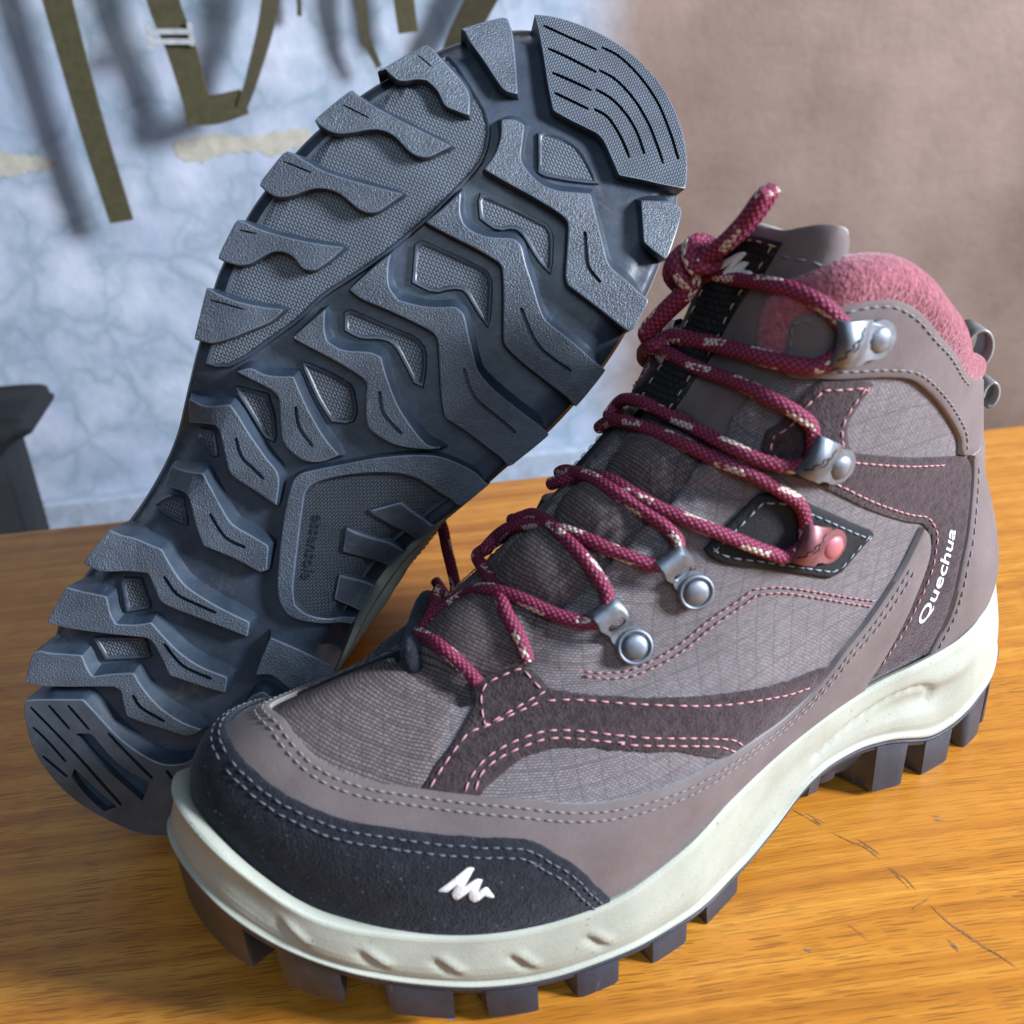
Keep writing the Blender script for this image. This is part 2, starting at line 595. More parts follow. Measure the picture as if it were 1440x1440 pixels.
# ------------------------------------------------------------------ measured outlines (millimetres, sole plane)
LUGS = {
 'lat5': {'p':[[154.3,46.97],[154.54,40.14],[156.5,32.76],[159.58,25.39],[154.53,27.23],[148.9,31.59],[144.67,35.0],[140.64,39.35],[139.43,43.48],[146.74,45.85]],'s':[[[151.38,45.46],[154.17,34.35]]],'w':0.25},
 'lat4': {'p':[[175.52,48.57],[175.53,42.75],[177.33,34.79],[179.78,27.14],[183.04,19.04],[178.17,20.65],[173.26,23.09],[172.05,26.38],[173.4,29.91],[173.46,32.74],[172.2,35.43],[169.64,37.43],[165.73,39.84],[163.79,42.72],[162.58,47.76],[168.78,48.65]],'s':[[[172.4,47.22],[175.23,38.43]]],'w':0.25},
 'lat3': {'p':[[197.68,45.57],[198.25,40.34],[198.47,33.79],[200.06,26.27],[202.13,18.41],[204.13,11.6],[200.27,13.44],[195.7,16.03],[194.14,19.69],[194.57,23.3],[195.17,27.55],[194.25,31.53],[192.07,34.82],[188.12,38.29],[185.69,42.0],[185.5,47.6],[191.51,46.73]],'s':[[[194.97,45.52],[196.32,36.54]]],'w':0.25},
 'lat2': {'p':[[220.18,38.79],[220.85,34.43],[221.01,29.48],[221.29,22.88],[221.8,16.38],[222.22,10.93],[222.56,6.56],[219.7,8.38],[216.14,10.93],[214.96,14.81],[215.79,18.66],[216.66,21.97],[216.16,25.63],[214.14,28.98],[211.49,31.98],[209.28,35.21],[208.34,39.14],[208.54,42.57],[214.79,41.05]],'s':[[[216.69,39.33],[217.46,29.16]]],'w':0.25},
 'lat1': {'p':[[244.17,28.52],[243.41,23.49],[242.13,18.73],[240.22,13.04],[237.67,9.3],[232.7,6.52],[231.89,10.66],[231.62,13.95],[234.12,17.65],[235.18,21.68],[233.79,24.31],[231.2,27.37],[230.45,30.9],[229.39,35.37],[236.59,32.73]],'s':[[[240.56,29.6],[239.22,21.68]]],'w':0.25},
 'lat0': {'p':[[255.16,22.89],[260.75,18.64],[266.6,12.86],[262.07,8.62],[254.12,3.15],[245.79,-2.07],[244.85,2.23],[249.26,11.1],[252.21,17.43]],'s':[],'w':0.55},
 'toe': {'p':[[271.57,5.47],[275.5,1.01],[278.79,-6.09],[280.76,-14.61],[280.67,-21.63],[278.43,-28.98],[275.28,-36.08],[270.72,-43.13],[264.76,-48.9],[257.71,-53.65],[248.05,-57.9],[245.48,-51.82],[243.14,-45.11],[240.6,-38.58],[243.94,-34.45],[247.93,-28.78],[247.99,-23.95],[247.47,-18.24],[247.24,-13.0],[253.63,-7.83],[262.31,-1.48],[269.28,3.97]],'s':[[[269.68,2.96],[270.73,-3.86],[271.67,-9.56],[272.68,-15.9]],[[274.33,-16.04],[274.84,-21.76],[272.75,-29.62],[268.41,-37.86],[262.15,-45.08],[254.27,-52.47]],[[263.52,-0.97],[264.54,-6.99],[265.16,-12.78],[265.62,-18.39]],[[266.68,-18.55],[266.95,-24.22],[264.63,-31.51],[260.38,-38.47],[255.81,-43.72],[251.03,-48.48]],[[257.28,-5.73],[258.09,-10.31],[258.92,-15.93],[259.39,-20.55]],[[260.47,-20.62],[260.49,-26.11],[258.64,-31.92],[255.43,-37.15],[250.0,-42.88]],[[252.18,-9.91],[252.82,-15.44],[253.63,-22.55]],[[254.58,-22.97],[254.53,-27.85],[251.2,-33.77],[246.51,-39.46]]],'w':0.5},
 'med1': {'p':[[237.61,-47.59],[241.86,-54.85],[240.47,-58.23],[236.99,-62.19],[230.71,-63.03],[225.86,-61.28],[227.27,-54.04]],'s':[],'w':0.55},
 'bar1': {'p':[[236.7,-1.68],[238.64,-4.69],[238.93,-8.04],[234.54,-9.86],[229.77,-11.91],[227.9,-14.69],[226.47,-20.15],[227.36,-25.51],[231.55,-33.85],[227.18,-38.0],[221.13,-43.69],[216.45,-48.67],[214.93,-56.07],[212.83,-63.53],[202.66,-62.53],[204.18,-51.52],[205.48,-40.73],[207.82,-38.81],[220.41,-32.59],[221.69,-29.82],[221.97,-21.48],[221.65,-11.2],[221.57,-4.31],[226.66,-4.93],[232.05,-3.96]],'s':[[[221.14,-37.77],[214.38,-42.14],[212.28,-44.51],[210.6,-49.61]]],'w':0.55},
 'bar2': {'p':[[200.33,2.68],[206.23,0.27],[213.17,-1.85],[207.47,-4.76],[205.06,-8.41],[205.69,-14.39],[208.81,-20.73],[208.36,-23.89],[204.38,-27.89],[200.23,-32.6],[195.62,-37.59],[193.6,-41.11],[192.36,-50.1],[190.61,-58.26],[189.19,-62.97],[177.31,-61.23],[178.4,-52.24],[180.0,-40.66],[181.86,-33.71],[184.23,-31.78],[194.22,-26.11],[200.42,-22.0],[201.13,-19.28],[201.11,-12.35],[200.59,-4.6]],'s':[[[193.28,-32.48],[188.89,-37.92],[186.04,-43.1],[185.08,-49.57],[184.82,-54.78]]],'w':0.55},
 'bar3': {'p':[[173.39,12.41],[181.05,9.74],[188.34,6.9],[184.5,5.7],[179.94,2.98],[177.77,-1.19],[180.2,-9.04],[184.22,-16.06],[183.51,-19.23],[178.56,-23.88],[172.54,-29.6],[170.7,-32.52],[169.03,-38.64],[167.6,-47.74],[166.57,-57.63],[153.44,-54.64],[153.28,-47.58],[154.62,-37.33],[155.2,-28.77],[160.41,-24.69],[173.15,-16.43],[174.63,-13.76],[174.39,-6.5],[173.68,1.15],[172.82,8.23]],'s':[[[170.33,-26.75],[166.22,-30.81],[163.93,-35.04],[162.71,-42.23],[161.45,-48.88]]],'w':0.55},
 'bar4': {'p':[[153.55,19.93],[159.9,17.64],[165.41,15.6],[160.41,13.15],[157.64,10.75],[157.72,5.77],[160.99,-1.18],[161.36,-4.66],[157.89,-7.94],[152.28,-14.5],[148.72,-20.65],[145.85,-28.1],[147.35,-32.44],[145.09,-29.69],[141.45,-21.15],[141.13,-14.32],[142.43,-10.36],[147.61,-7.08],[152.52,-4.64],[153.5,-2.26],[153.88,6.44],[153.62,14.97]],'s':[[[152.62,-8.92],[148.09,-12.26],[146.4,-15.51],[145.02,-20.35]]],'w':0.55},
 'bar5': {'p':[[137.19,29.37],[140.29,26.04],[140.44,22.82],[141.76,18.79],[144.25,14.42],[141.55,11.09],[137.41,5.54],[133.12,-1.56],[130.68,-7.69],[126.26,-3.79],[124.32,0.95],[125.61,7.39],[128.86,10.31],[136.79,15.21],[137.61,18.02],[137.57,23.2]],'s':[[[136.93,9.82],[132.21,6.11],[129.19,0.18]]],'w':0.55},
 'bar6': {'p':[[123.44,37.03],[123.55,34.28],[124.83,31.18],[128.28,26.37],[126.87,23.28],[123.64,17.8],[119.88,10.58],[116.81,4.65],[108.85,1.16],[109.66,8.56],[110.54,16.66],[114.28,20.51],[119.5,25.12],[120.77,27.19],[118.87,31.4],[116.61,35.4],[119.93,36.4]],'s':[[[120.65,20.5],[116.56,16.47],[115.35,12.5],[113.97,7.95]]],'w':0.55},
 'bar7': {'p':[[102.24,34.55],[104.54,28.37],[107.02,23.96],[103.46,18.7],[99.89,13.41],[97.89,9.5],[97.6,3.58],[97.32,-2.36],[90.52,-5.36],[89.05,-3.81],[89.04,4.89],[88.07,14.18],[92.19,18.6],[98.14,23.95],[98.74,27.1],[96.21,33.18]],'s':[[[97.43,16.73],[94.29,11.65],[93.21,8.21],[93.59,3.22]]],'w':0.55},
 'heel6': {'p':[[76.88,39.55],[79.73,33.91],[80.85,27.09],[81.41,23.95],[78.43,19.57],[75.24,13.34],[74.23,5.31],[74.14,-1.13],[74.43,-8.27],[69.99,-9.71],[69.38,-3.6],[67.93,7.85],[67.27,16.75],[70.06,20.47],[73.08,24.29],[70.82,29.42],[67.11,36.09],[65.91,42.01],[71.03,41.44]],'s':[[[74.61,19.91],[71.86,15.06],[71.46,11.4],[72.18,0.76]]],'w':0.55},
 'heel7': {'p':[[56.46,43.27],[59.19,37.82],[61.22,31.45],[57.2,28.29],[55.08,25.51],[57.58,20.46],[60.54,16.78],[58.45,11.68],[56.38,5.41],[55.53,-2.02],[56.4,-10.35],[51.66,-11.94],[50.21,-4.76],[48.61,4.92],[51.24,8.01],[55.04,13.41],[55.48,15.94],[51.96,24.52],[48.19,34.08],[45.17,43.38],[50.46,43.71]],'s':[[[56.54,10.7],[53.96,5.33],[53.05,1.37],[53.66,-6.5]]],'w':0.55},
 'heel8': {'p':[[35.75,42.74],[38.47,37.26],[41.95,29.84],[39.07,26.69],[37.64,24.26],[41.35,19.2],[44.33,14.35],[41.22,9.3],[38.6,2.73],[37.69,-4.75],[38.5,-11.39],[34.51,-8.14],[33.22,-1.76],[31.93,5.18],[31.39,10.15],[34.81,13.03],[37.49,14.95],[37.71,17.38],[31.74,28.22],[27.52,36.45],[26.14,41.19],[30.52,42.19]],'s':[[[38.14,11.52],[35.84,7.74],[35.31,-0.4]]],'w':0.55},
 'strike': {'p':[[20.31,39.78],[23.6,35.2],[27.33,28.44],[30.02,23.54],[28.01,18.21],[24.57,9.24],[23.17,1.24],[23.42,-5.97],[26.56,-11.24],[30.31,-13.75],[33.43,-16.57],[23.5,-21.71],[13.67,-22.31],[4.62,-15.54],[1.27,-7.37],[0.87,2.24],[2.15,12.63],[4.46,21.99],[7.99,29.97],[11.7,34.65],[16.22,37.79]],'s':[[[20.73,36.66],[16.26,24.42],[12.56,14.88],[5.9,-1.11]],[[23.52,31.58],[19.56,22.21]],[[26.21,26.69],[22.47,17.86]],[[16.63,37.04],[13.78,28.0],[9.96,18.67]],[[11.09,33.87],[8.4,25.37],[6.22,16.82]],[[26.37,17.4],[22.92,9.38],[17.8,-5.39]],[[22.38,-6.99],[20.12,-11.59]],[[25.52,-11.77],[23.67,-15.19]]],'w':0.5,'h':[[[19.36,21.14],[21.75,16.78],[17.14,5.51],[16.14,-5.26],[10.08,-5.87],[12.58,3.22],[15.88,13.62]],[[6.74,15.87],[9.65,16.34],[7.16,8.31],[4.85,-0.17],[1.71,2.66],[3.61,8.98]]]},
 'medheel': {'p':[[73.27,-15.63],[73.94,-24.12],[73.9,-33.04],[72.18,-37.84],[66.67,-36.92],[61.2,-32.68],[62.08,-27.45],[62.98,-23.42],[62.93,-20.49],[60.79,-17.18],[66.49,-16.25]],'s':[],'w':0.55},
 'medheel2': {'p':[[57.57,-21.53],[56.93,-27.21],[53.77,-29.47],[49.79,-26.81],[46.74,-20.11],[50.9,-18.52],[55.09,-19.29]],'s':[],'w':0.55},
 'frame': {'p':[[145.01,-49.88],[145.59,-42.41],[144.74,-34.01],[141.62,-26.91],[135.9,-18.34],[129.28,-10.29],[123.42,-3.57],[119.55,0.14],[115.57,0.34],[105.82,-2.51],[95.9,-6.31],[86.25,-10.82],[82.63,-14.2],[81.29,-18.44],[82.91,-25.24],[84.97,-30.06],[88.34,-34.48],[89.15,-33.15],[85.63,-27.93],[84.26,-21.57],[84.99,-17.36],[89.46,-14.39],[100.87,-9.79],[110.76,-5.98],[116.91,-4.16],[120.95,-6.05],[126.32,-11.89],[130.78,-18.22],[134.33,-25.06],[135.77,-31.32],[134.96,-39.46],[135.74,-46.75]],'s':[],'w':0.55},
 'rib1': {'p':[[119.95,-22.35],[127.05,-29.65],[125.7,-36.9],[126.37,-41.87],[118.91,-38.27],[118.87,-31.19]],'s':[],'w':0.55},
 'rib2': {'p':[[112.77,-19.21],[113.06,-27.28],[113.9,-37.47],[106.23,-35.74],[106.0,-28.76],[105.53,-21.94]],'s':[],'w':0.55},
 'rib3': {'p':[[98.59,-24.21],[98.9,-30.25],[99.3,-35.37],[91.13,-35.05],[90.77,-31.09],[91.0,-26.52]],'s':[],'w':0.55},
}
WEAVE = {
 'big': [[135.13,39.33],[136.87,33.42],[142.38,29.46],[150.35,25.67],[158.29,21.88],[168.18,18.69],[176.37,14.4],[187.49,8.98],[202.15,3.25],[215.89,-0.61],[223.78,-1.99],[231.1,-0.23],[235.86,3.12],[239.87,9.34],[244.14,17.58],[246.94,25.01],[243.55,28.43],[224.71,35.27],[206.34,42.77],[186.29,46.63],[165.63,48.14],[152.63,47.01],[139.47,42.7]],
 'a': [[239.87,-13.08],[241.77,-18.02],[241.8,-24.0],[239.27,-28.95],[236.02,-33.69],[232.49,-26.01],[229.76,-18.6],[235.69,-15.35]],
 'b': [[215.0,-6.91],[216.09,-15.63],[217.0,-28.05],[214.75,-30.2],[206.74,-34.44],[208.87,-29.09],[212.48,-22.35],[212.23,-18.96],[209.74,-15.69],[210.04,-10.28]],
 'c': [[194.87,2.1],[195.81,-5.48],[196.86,-18.29],[195.02,-21.09],[184.69,-26.34],[187.56,-21.19],[190.41,-16.07],[188.82,-12.29],[185.41,-8.36],[184.81,-2.3]],
 'd': [[167.78,10.33],[169.1,-1.08],[170.11,-11.01],[167.57,-14.75],[160.17,-18.26],[159.54,-17.15],[163.06,-11.97],[166.63,-5.93],[166.16,-1.53],[163.6,3.45],[163.36,7.95]],
 'e': [[148.41,13.75],[149.25,6.12],[149.13,-0.91],[143.32,-5.22],[140.55,-5.55],[138.47,-0.84],[141.68,4.96],[146.03,10.75]],
 'f': [[132.82,27.13],[134.9,19.15],[130.83,15.09],[125.07,11.32],[124.88,13.39],[128.87,20.29]],
 'g': [[115.99,31.74],[117.7,27.85],[112.59,23.78],[114.08,30.76]],
 'h': [[89.77,32.64],[93.87,30.14],[95.65,26.45],[90.79,22.23],[90.18,26.53]],
 'i': [[66.39,30.02],[68.88,26.09],[63.2,20.32],[59.47,24.81]],
 'j': [[46.74,28.84],[53.27,17.03],[49.65,13.45],[43.38,23.69]],
 'arch': [[135.13,-47.11],[134.47,-39.66],[135.29,-31.44],[133.84,-25.11],[130.25,-18.2],[125.74,-11.8],[120.32,-5.91],[116.29,-4.08],[110.17,-5.87],[100.17,-9.73],[88.65,-14.38],[84.13,-17.37],[83.49,-21.58],[84.87,-27.88],[88.37,-33.19],[90.26,-34.57],[104.56,-35.19],[115.94,-37.94],[126.63,-42.83]],
}
SOLE_TEXT = [[112.78,-12.63],[93.84,-18.64]]
# outlines on the upper, in surface coordinates (u, v) x 1000
UP = {
 'swoosh': [[423.72,342.58],[419.45,400.98],[418.18,437.33],[419.75,467.0],[422.83,486.17],[430.46,501.34],[433.77,514.78],[430.46,525.02],[423.36,540.07],[416.34,552.86],[406.02,554.02],[395.68,540.84],[386.01,526.77],[372.05,518.97],[350.52,504.41],[320.52,470.62],[304.5,444.72],[284.67,412.61],[263.89,371.12],[240.52,322.15],[214.51,273.44],[203.25,221.42],[236.29,136.22],[272.54,237.27],[304.25,346.23],[321.44,377.47],[337.38,401.89],[352.56,420.34],[368.67,427.6],[384.32,412.66],[391.73,386.43],[397.48,361.18],[399.76,340.79]],
 'st_tab': [[423.1,500.27],[426.01,516.1],[419.61,532.43],[410.73,544.66],[386.79,518.44],[395.79,496.77],[402.56,475.58],[408.34,456.94],[417.17,483.41]],
 'st_sw_top': [[383.49,504.38],[371.13,505.39],[355.11,497.43],[336.28,478.01],[321.14,457.58],[304.35,429.81],[281.63,384.65],[258.06,332.28],[239.26,283.14],[222.85,243.23]],
 'st_sw_left': [[419.29,354.04],[417.66,383.83],[415.94,411.24],[413.75,442.47],[409.26,452.18],[398.23,478.83],[386.46,503.19]],
 'st_sw_a': [[404.71,354.56],[404.45,374.81],[401.77,402.61],[396.84,423.37],[388.87,442.08],[377.94,455.57],[366.1,455.1],[351.73,443.89],[334.5,422.13],[337.9,427.47],[310.08,382.98],[291.32,343.05],[276.1,295.36],[268.34,249.88]],
 'st_sw_b': [[400.78,355.74],[400.22,387.05],[395.39,410.19],[387.39,428.45],[376.75,442.79],[365.21,442.25],[351.17,430.54],[334.28,411.02],[337.56,412.83],[310.08,369.6],[286.43,313.28],[272.5,251.04]],
 'rand_top': [[513.36,355.43],[501.21,358.08],[489.61,351.34],[476.48,339.04],[466.99,334.14],[455.19,336.64],[440.34,343.81],[431.88,349.46],[421.17,352.81],[399.31,353.08],[380.58,347.74],[356.96,329.1],[340.38,316.44],[319.38,302.49],[301.0,285.27],[279.43,262.07],[258.43,230.62],[240.14,203.0],[223.53,210.58],[210.31,255.86],[203.13,292.33],[190.26,340.93],[178.71,400.22],[166.37,482.28],[154.16,586.99]],
 'rand_end': [[148.89,546.95],[149.38,470.05],[158.02,347.64],[165.37,234.45],[170.59,126.11],[176.54,56.09]],
 'cap_top': [[528.46,270.59],[514.76,280.02],[499.7,275.27],[486.04,266.37],[473.54,265.5],[462.09,271.91],[448.23,278.06],[432.39,286.46],[423.12,290.14],[402.82,288.87],[378.97,279.97],[371.19,262.16],[359.54,214.8],[348.78,147.64],[337.67,30.86]],
 'heelp': [[277.63,918.54],[236.65,914.09],[225.94,907.45],[232.45,892.0],[236.41,877.15],[233.39,861.19],[226.46,839.56],[212.06,824.68],[177.45,793.31],[144.73,766.74],[111.59,737.83],[101.92,702.4],[102.51,636.66],[107.15,556.24],[114.7,458.29],[120.72,377.29],[124.02,260.94],[125.25,170.84],[129.52,34.56],[176.54,56.09],[170.51,141.62],[164.8,224.52],[158.65,318.83],[150.76,419.32],[147.25,502.55],[146.71,542.29],[152.68,592.8],[162.79,617.44],[185.3,676.47],[206.98,729.55],[229.1,777.49],[253.89,817.49],[284.57,842.98],[307.16,855.83],[327.27,867.61],[332.52,881.82],[311.17,892.1],[305.85,902.43],[282.57,916.81]],
 'strip_edge': [[101.62,734.89],[100.53,700.93],[102.51,636.66],[107.15,556.24],[114.7,458.29],[120.72,377.29],[124.02,260.94],[125.25,170.84],[131.4,27.33]],
 'collar_top': [[373.22,945.66],[363.31,949.58],[331.51,955.37],[300.67,961.09],[268.16,967.54],[246.02,969.98],[229.05,968.54],[208.21,960.72],[184.92,947.75],[151.78,939.32],[117.97,921.49]],
 'collar_low': [[358.1,929.8],[343.37,920.55],[330.68,918.72],[285.47,920.53],[240.3,916.47],[210.23,910.13],[195.31,903.98],[178.14,890.64],[155.56,867.46],[135.37,833.74],[121.69,793.59],[119.16,750.63]],
 'patch': [[296.54,818.33],[303.9,813.6],[317.86,770.71],[326.28,735.19],[314.69,718.44],[275.21,672.07],[247.11,621.56],[216.07,553.33],[207.41,555.96],[189.25,630.34],[192.86,647.58],[222.05,722.99],[251.61,782.99],[268.87,806.54]],
 'st_quarter': [[375.38,552.88],[349.19,539.47],[333.31,536.07],[310.88,550.96],[292.88,582.41],[274.67,603.81],[269.64,614.56],[249.61,587.59],[218.46,512.74],[182.35,400.37]],
 'st_quarter2': [[367.11,542.2],[347.13,528.92],[330.2,523.22],[307.33,535.17],[288.65,565.49],[271.14,584.96],[265.5,594.58],[247.78,569.53],[218.21,494.6],[184.02,385.52]],
 'crease': [[430.64,510.83],[413.18,550.12],[423.31,582.67],[415.35,631.74],[405.62,676.9],[405.34,722.61],[399.44,768.08],[407.73,818.07],[409.63,857.28],[396.02,894.92],[378.48,924.51]],
 'hem': [[420.46,454.88],[433.37,468.56],[458.56,486.1],[495.12,497.71]],
 'tongue_top': [[582.83,990.88],[507.53,987.2],[429.78,986.9],[402.69,990.3],[367.84,994.16],[331.42,994.94],[275.48,995.16]],
 'webbing': [[567.98,979.74],[420.23,980.9],[440.47,960.87],[465.06,948.33],[502.54,919.61],[518.9,899.12],[534.66,883.67],[524.16,849.67],[620.37,845.25],[635.79,852.32],[639.85,883.83],[623.03,914.72],[607.26,945.83],[591.51,960.42],[578.11,971.87]],
 'logo_toe': [[410.21,185.56],[400.32,233.11],[398.56,233.36],[397.76,231.41],[401.06,191.62],[398.18,204.39],[396.04,208.84],[394.33,206.03],[395.79,175.94],[394.14,184.75],[392.86,188.33],[391.91,184.76],[389.34,162.28],[389.41,158.66],[391.36,161.54],[392.89,166.85],[395.47,152.89],[396.78,152.03],[398.19,158.86],[398.88,169.0],[398.68,178.23],[398.22,184.02],[402.39,163.23],[403.45,161.58],[404.6,167.08],[405.07,177.28],[404.66,186.09],[403.06,201.77],[406.85,181.98],[409.96,183.11]],
 'logo_tongue': [[578.54,959.26],[562.05,965.39],[537.17,970.07],[514.12,971.33],[497.38,970.66],[529.18,964.79],[541.31,960.87],[523.46,964.26],[496.85,965.7],[477.26,965.93],[496.09,958.62],[478.22,961.1],[461.17,961.55],[452.97,960.22],[446.21,956.88],[519.2,956.32],[519.36,959.21],[512.17,961.3],[540.54,956.77],[556.39,956.56],[557.67,959.01],[545.39,964.63],[563.99,960.12],[574.7,959.08]],
 'text': [[145.77,212.29],[126.59,522.66],[152.96,246.82]],
 'lace': {'a':[[543.3,526.71],[482.24,531.64],[450.74,524.08],[429.96,510.95]],'b':[[586.53,526.95],[611.72,535.83],[619.11,549.94],[605.45,576.29],[515.15,606.35],[469.92,614.8],[432.78,614.21],[404.09,614.37],[382.61,616.99],[375.17,618.92]],'c':[[410.16,555.11],[429.15,578.49],[456.35,595.47],[489.08,610.12],[588.37,608.77],[671.04,586.0]],'d':[[381.17,648.69],[408.61,668.4],[439.69,678.72],[493.87,686.41],[572.48,682.5],[626.74,674.29]],'e':[[661.14,602.72],[678.47,605.0],[656.53,639.77],[614.31,663.64],[501.0,689.13],[440.42,694.66],[395.29,699.47],[365.03,700.87],[355.73,702.38]],'f':[[352.81,735.14],[376.03,748.92],[416.0,751.87],[466.76,749.85],[561.03,748.01],[631.14,743.97],[661.69,735.69]],'g':[[607.13,747.63],[514.74,757.83],[443.86,760.51],[400.07,764.69],[352.18,769.19],[308.82,756.75],[273.5,711.83],[252.94,675.42]],'h':[[251.84,753.43],[262.3,794.68],[288.35,828.61],[325.14,843.91],[383.56,839.47],[451.02,828.27],[566.29,825.87],[648.57,820.68],[698.61,800.0],[696.53,791.0]],'i':[[701.39,812.0],[705.56,825.5],[667.81,843.9],[586.83,848.41],[488.28,843.89],[419.26,850.54],[367.43,857.44],[322.6,858.68],[287.19,852.57],[271.49,850.08]],'j':[[269.98,882.29],[296.53,898.24],[341.19,903.21],[394.87,900.9],[458.1,893.36],[560.28,894.35],[622.48,895.64],[680.33,895.34],[720.14,888.5]],'k':[[272.27,933.14],[298.08,928.86],[350.69,925.14],[420.23,918.21],[544.19,913.17],[607.01,910.02],[655.69,907.27]],'l':[[290.04,954.77],[317.42,959.89],[362.95,961.64],[412.3,959.55],[528.26,955.74],[610.13,953.37]]},
 'knot': [[609.07,957.25],[597.49,951.31],[603.46,941.45],[628.49,929.51],[651.09,917.07],[664.12,906.02],[622.65,967.55],[592.0,979.92],[556.03,991.63],[439.28,1005.36],[658.66,949.51],[653.23,960.52]],
 'eyelet': [[[341.36,578.77],[380.56,635.1]],[[314.73,659.56],[356.1,717.67]]],
 'hook': [[[224.51,661.42],[260.28,727.55]],[[238.07,831.87],[279.32,868.23]],[[242.1,944.69],[284.36,944.62]]],
 'lace_tab': [[499.58,505.88],[614.56,516.74],[677.78,476.0],[646.28,536.5],[578.04,541.38],[487.47,516.71]],
}

# ------------------------------------------------------------------ sole geometry
OUTLINE = [(-.0007,.0003),(.0013,.0153),(.0093,.0300),(.0225,.0395),(.0352,.0428),(.0441,.0435),(.0573,.0432),(.0666,.0424),(.0772,.0406),(.09,.0395),(.105,.0395),(.12,.0408),(.139,.0440),(.155,.0476),(.1634,.0486),(.1766,.0488),(.1859,.0480),(.1983,.0458),(.2087,.0430),(.2205,.0388),(.2296,.0349),(.2444,.0275),(.2534,.0223),(.2662,.0124),(.2745,.0020),(.2785,-.0110),(.2788,-.0235),(.2754,-.0354),(.2690,-.0446),(.261,-.0517),(.251,-.0570),(.235,-.0615),(.2118,-.0639),(.189,-.0628),(.1685,-.0588),(.1519,-.0527),(.1356,-.0468),(.122,-.0415),(.1072,-.0370),(.0904,-.0355),(.0707,-.0378),(.05,-.0385),(.03,-.0355),(.012,-.0265),(0.0015,-.0142)]


def resample_closed(p, n):
    p = np.asarray(p, float)
    q = np.vstack([p, p[:1]])
    s = np.r_[0, np.cumsum(np.linalg.norm(np.diff(q, axis=0), axis=1))]
    t = np.arange(n) / n * s[-1]
    return np.stack([np.interp(t, s, q[:, k]) for k in range(q.shape[1])], 1)


NO = 480
OUT = resample_closed(smooth_loop(OUTLINE, True, .0008, 80), NO)     # clockwise from above: heel, lateral, toe, medial
_t = np.roll(OUT, -3, 0) - np.roll(OUT, 3, 0)
_t /= np.linalg.norm(_t, axis=1)[:, None]
OUT_N = np.stack([-_t[:, 1], _t[:, 0]], 1)                             # outward
for _ in range(12):
    OUT_N = (np.roll(OUT_N, 1, 0) + OUT_N + np.roll(OUT_N, -1, 0))
    OUT_N /= np.linalg.norm(OUT_N, axis=1)[:, None]
TOE_SPRING = 0.0362


def zs(x):
    x = np.asarray(x, float)
    return np.where(x > .2, TOE_SPRING * ((x - .2) / .085) ** 2, 0)


_lat = OUT[:, 1] > -.006
_ya = OUT[(OUT[:, 1] > 0)]
_yb = OUT[(OUT[:, 1] < -.0137)]
_ya = _ya[np.argsort(_ya[:, 0])]
_yb = _yb[np.argsort(_yb[:, 0])]


def zt(x, y):
    """lug-top surface, lifted under the waist"""
    x = np.asarray(x, float)
    y = np.asarray(y, float)
    ye = np.where(y > 0, np.interp(x, _ya[:, 0], _ya[:, 1]), -np.interp(x, _yb[:, 0], _yb[:, 1]))
    r = np.abs(y) / np.maximum(ye, .01)
    return zs(x) + .012 * bump(.105, x, .020) * smoothstep(.55, 1.0, r)


ZMB_X = [0, .015, .03, .045, .056, .07, .085, .1, .11, .121, .135, .15, .168, .196, .214, .24, .26, .268, .274, .279]
ZMB = [.026, .025, .0205, .0155, .0150, .021, .0243, .0243, .0215, .0140, .0090, .0088, .0100, .0117, .0122, .0133, .0145, .016, .018, .021]
ZMT_X = [0, .015, .03, .04, .05, .066, .083, .108, .13, .161, .185, .21, .235, .247, .257, .263, .268, .2715, .274, .279]
ZMT = [.0545, .0540, .0525, .0508, .0488, .0478, .0456, .0420, .0390, .0345, .0300, .0300, .0292, .0288, .0285, .0295, .0310, .0325, .0335, .0345]


def sm1(a):
    for _ in range(10):
        a = (np.roll(a, 1) + 2 * a + np.roll(a, -1)) / 4
    return a


MB = sm1(np.interp(OUT[:, 0], ZMB_X, ZMB)) + zs(OUT[:, 0])
MT = sm1(np.interp(OUT[:, 0], ZMT_X, ZMT)) + zs(OUT[:, 0])


def ring(off, z):
    return np.c_[OUT + OUT_N * np.asarray(off).reshape(-1, 1) if np.ndim(off) else OUT + OUT_N * off, z]


def loft(rings, close_u=True):
    n = len(rings[0])
    v = np.vstack(rings)
    f = []
    for k in range(len(rings) - 1):
        for i in range(n if close_u else n - 1):
            j = (i + 1) % n
            f.append((k * n + i, k * n + j, (k + 1) * n + j, (k + 1) * n + i))
    return v, f


FLOOR = .0046


def floor_z(x, y):
    """outsole floor between the lugs; it climbs towards the rim"""
    x = np.asarray(x, float)
    y = np.asarray(y, float)
    b = zt(x, y) + FLOOR
    d = np.sqrt((x[:, None] - OUT[None, ::3, 0]) ** 2 + (y[:, None] - OUT[None, ::3, 1]) ** 2)
    i = d.argmin(1)
    k = 1 - smoothstep(.0015, .0085, d.min(1))
    return b + np.maximum(0, MB[::3][i] - .0036 - b) * k


